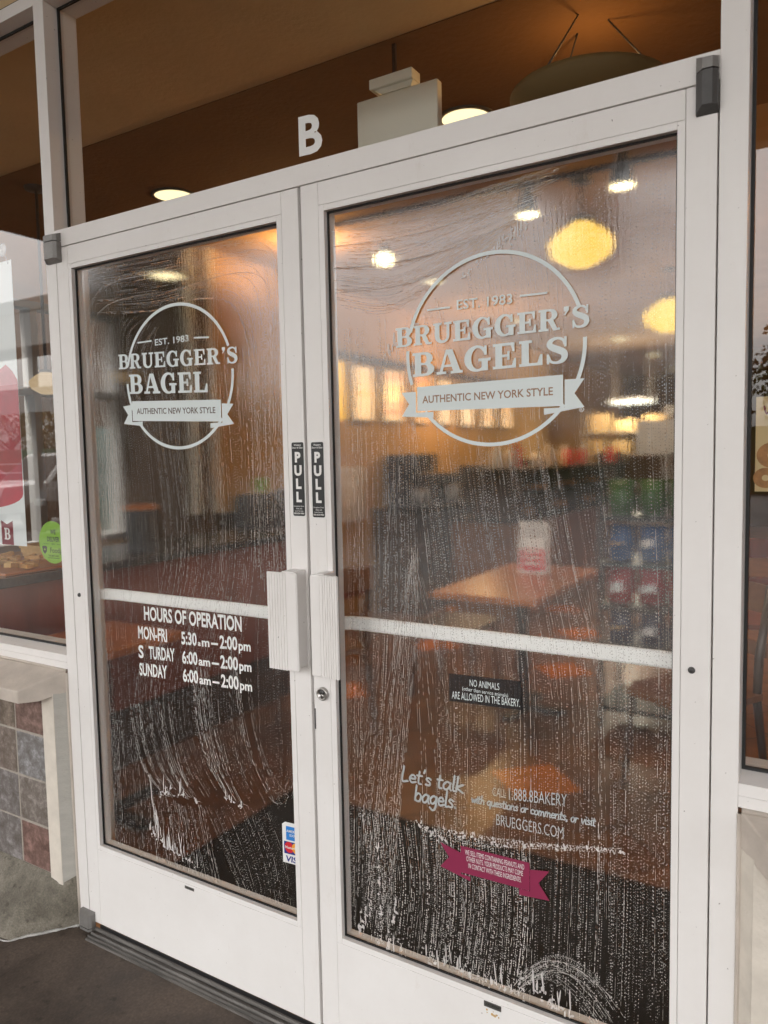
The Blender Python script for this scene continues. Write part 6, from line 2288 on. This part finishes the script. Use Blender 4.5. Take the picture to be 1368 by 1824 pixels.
# beyond the side windows
gs = thing('shop_sign', 'green and teal sign board outside the side window', 'sign', (-3.2, 2.95, -0.155))
mb = MB()
mb.box(-3.23, -3.2, 2.86, 3.30, 0.75, 1.46)
mb.build('green_panel', M_GREENSIGN, gs)
mb = MB()
mb.box(-3.23, -3.2, 2.50, 2.84, 0.75, 1.74)
mb.build('pale_panel', pmat('teal_sign_paint', (0.22, 0.38, 0.40), 0.5, var=0.3, scale=3), gs)
mb = MB()
for y in (2.55, 3.25):
    mb.box(-3.28, -3.231, y - 0.03, y + 0.03, -0.155, 1.7)
mb.build('post', M_STEEL, gs)
mb = MB()
mb.box(-8, -4.2, -0.5, 14, -0.155, 3.2)
mb.box(-8.2, -4.0, -0.7, 14.2, 3.2, 3.5)
one('neighbour_building', mb, M_DARKWALL, 'dark neighbouring building outside the side window', 'building')  # placed close and dark to keep the view through the side window dim
# dense evergreens added at the kerb to block the sky mirrored in the left door
for k, (x, y, h) in enumerate(((-8.2, -7.4, 5.8), (-6.9, -7.3, 6.0))):
    t = thing('cypress', ['dark evergreen column at the kerb, farther from the shop door', 'dark evergreen column at the kerb, nearer the shop door'][k], 'tree', (x, y, -0.155), 'evergreens at the kerb')
    mb = MB()
    mb.tube([(x, y, -0.155), (x, y, h * 0.5), (x, y, h * 0.9)], [0.12, 0.09, 0.03], None, 8)
    mb.build('trunk', M_BARK, t)
    rg = random.Random(90 + k)
    mb = MB()
    vs, fs = [], []
    for i in range(7000):
        f = rg.random()
        rad = 0.95 * (math.sin(math.pi * min(0.98, 0.12 + 0.86 * f)) ** 0.6) * math.sqrt(rg.uniform(0.35, 1.0)) * (1 + 0.12 * math.sin(f * 23 + k))
        a = rg.uniform(0, 6.283)
        p = Vector((x + rad * math.cos(a), y + rad * math.sin(a), 0.05 + f * (h - 0.1)))
        sz = rg.uniform(0.06, 0.13)
        u = Vector((rg.gauss(0, 0.5), rg.gauss(0, 0.5), 1)).normalized()
        v = u.orthogonal().normalized()
        v.rotate(Matrix.Rotation(rg.uniform(0, 6.28), 3, u))
        o = len(vs)
        vs += [p - u * sz, p + v * sz * 0.55, p + u * sz, p - v * sz * 0.55]
        fs.append((o, o + 1, o + 2, o + 3))
    mb.add(vs, fs)
    mb.build('crown', M_LEAF, t)
# white framed carport in the lot, mirrored in the left window
cpt = thing('carport', 'white and grey framed carport in the lot, mirrored in the left window', 'carport', (-15, -9, -0.155))
mb = MB()
mb.box(-21, -9.6, -9.15, -9.0, 4.87, 5.14)
mb.box(-21, -9.6, -9.15, -8.98, 2.60, 3.14)
mb.build('white_beam', M_POSTER, cpt)
mb = MB()
mb.box(-21, -9.6, -9.12, -9.03, 4.09, 4.868)
mb.build('grey_panel', M_STEEL, cpt)
mb = MB()
mb.box(-21, -9.6, -9.14, -9.01, 3.85, 4.088)
mb.build('dark_beam', M_SEAT, cpt)
for x in (-20.8, -17.2, -13.73, -9.8):
    mb = MB()
    mb.box(x - 0.09, x + 0.09, -9.14, -9.02, 3.142, 3.848)
    mb.box(x - 0.07, x + 0.07, -9.14, -9.02, -0.155, 2.598)
    mb.build('post', M_GREY, cpt)
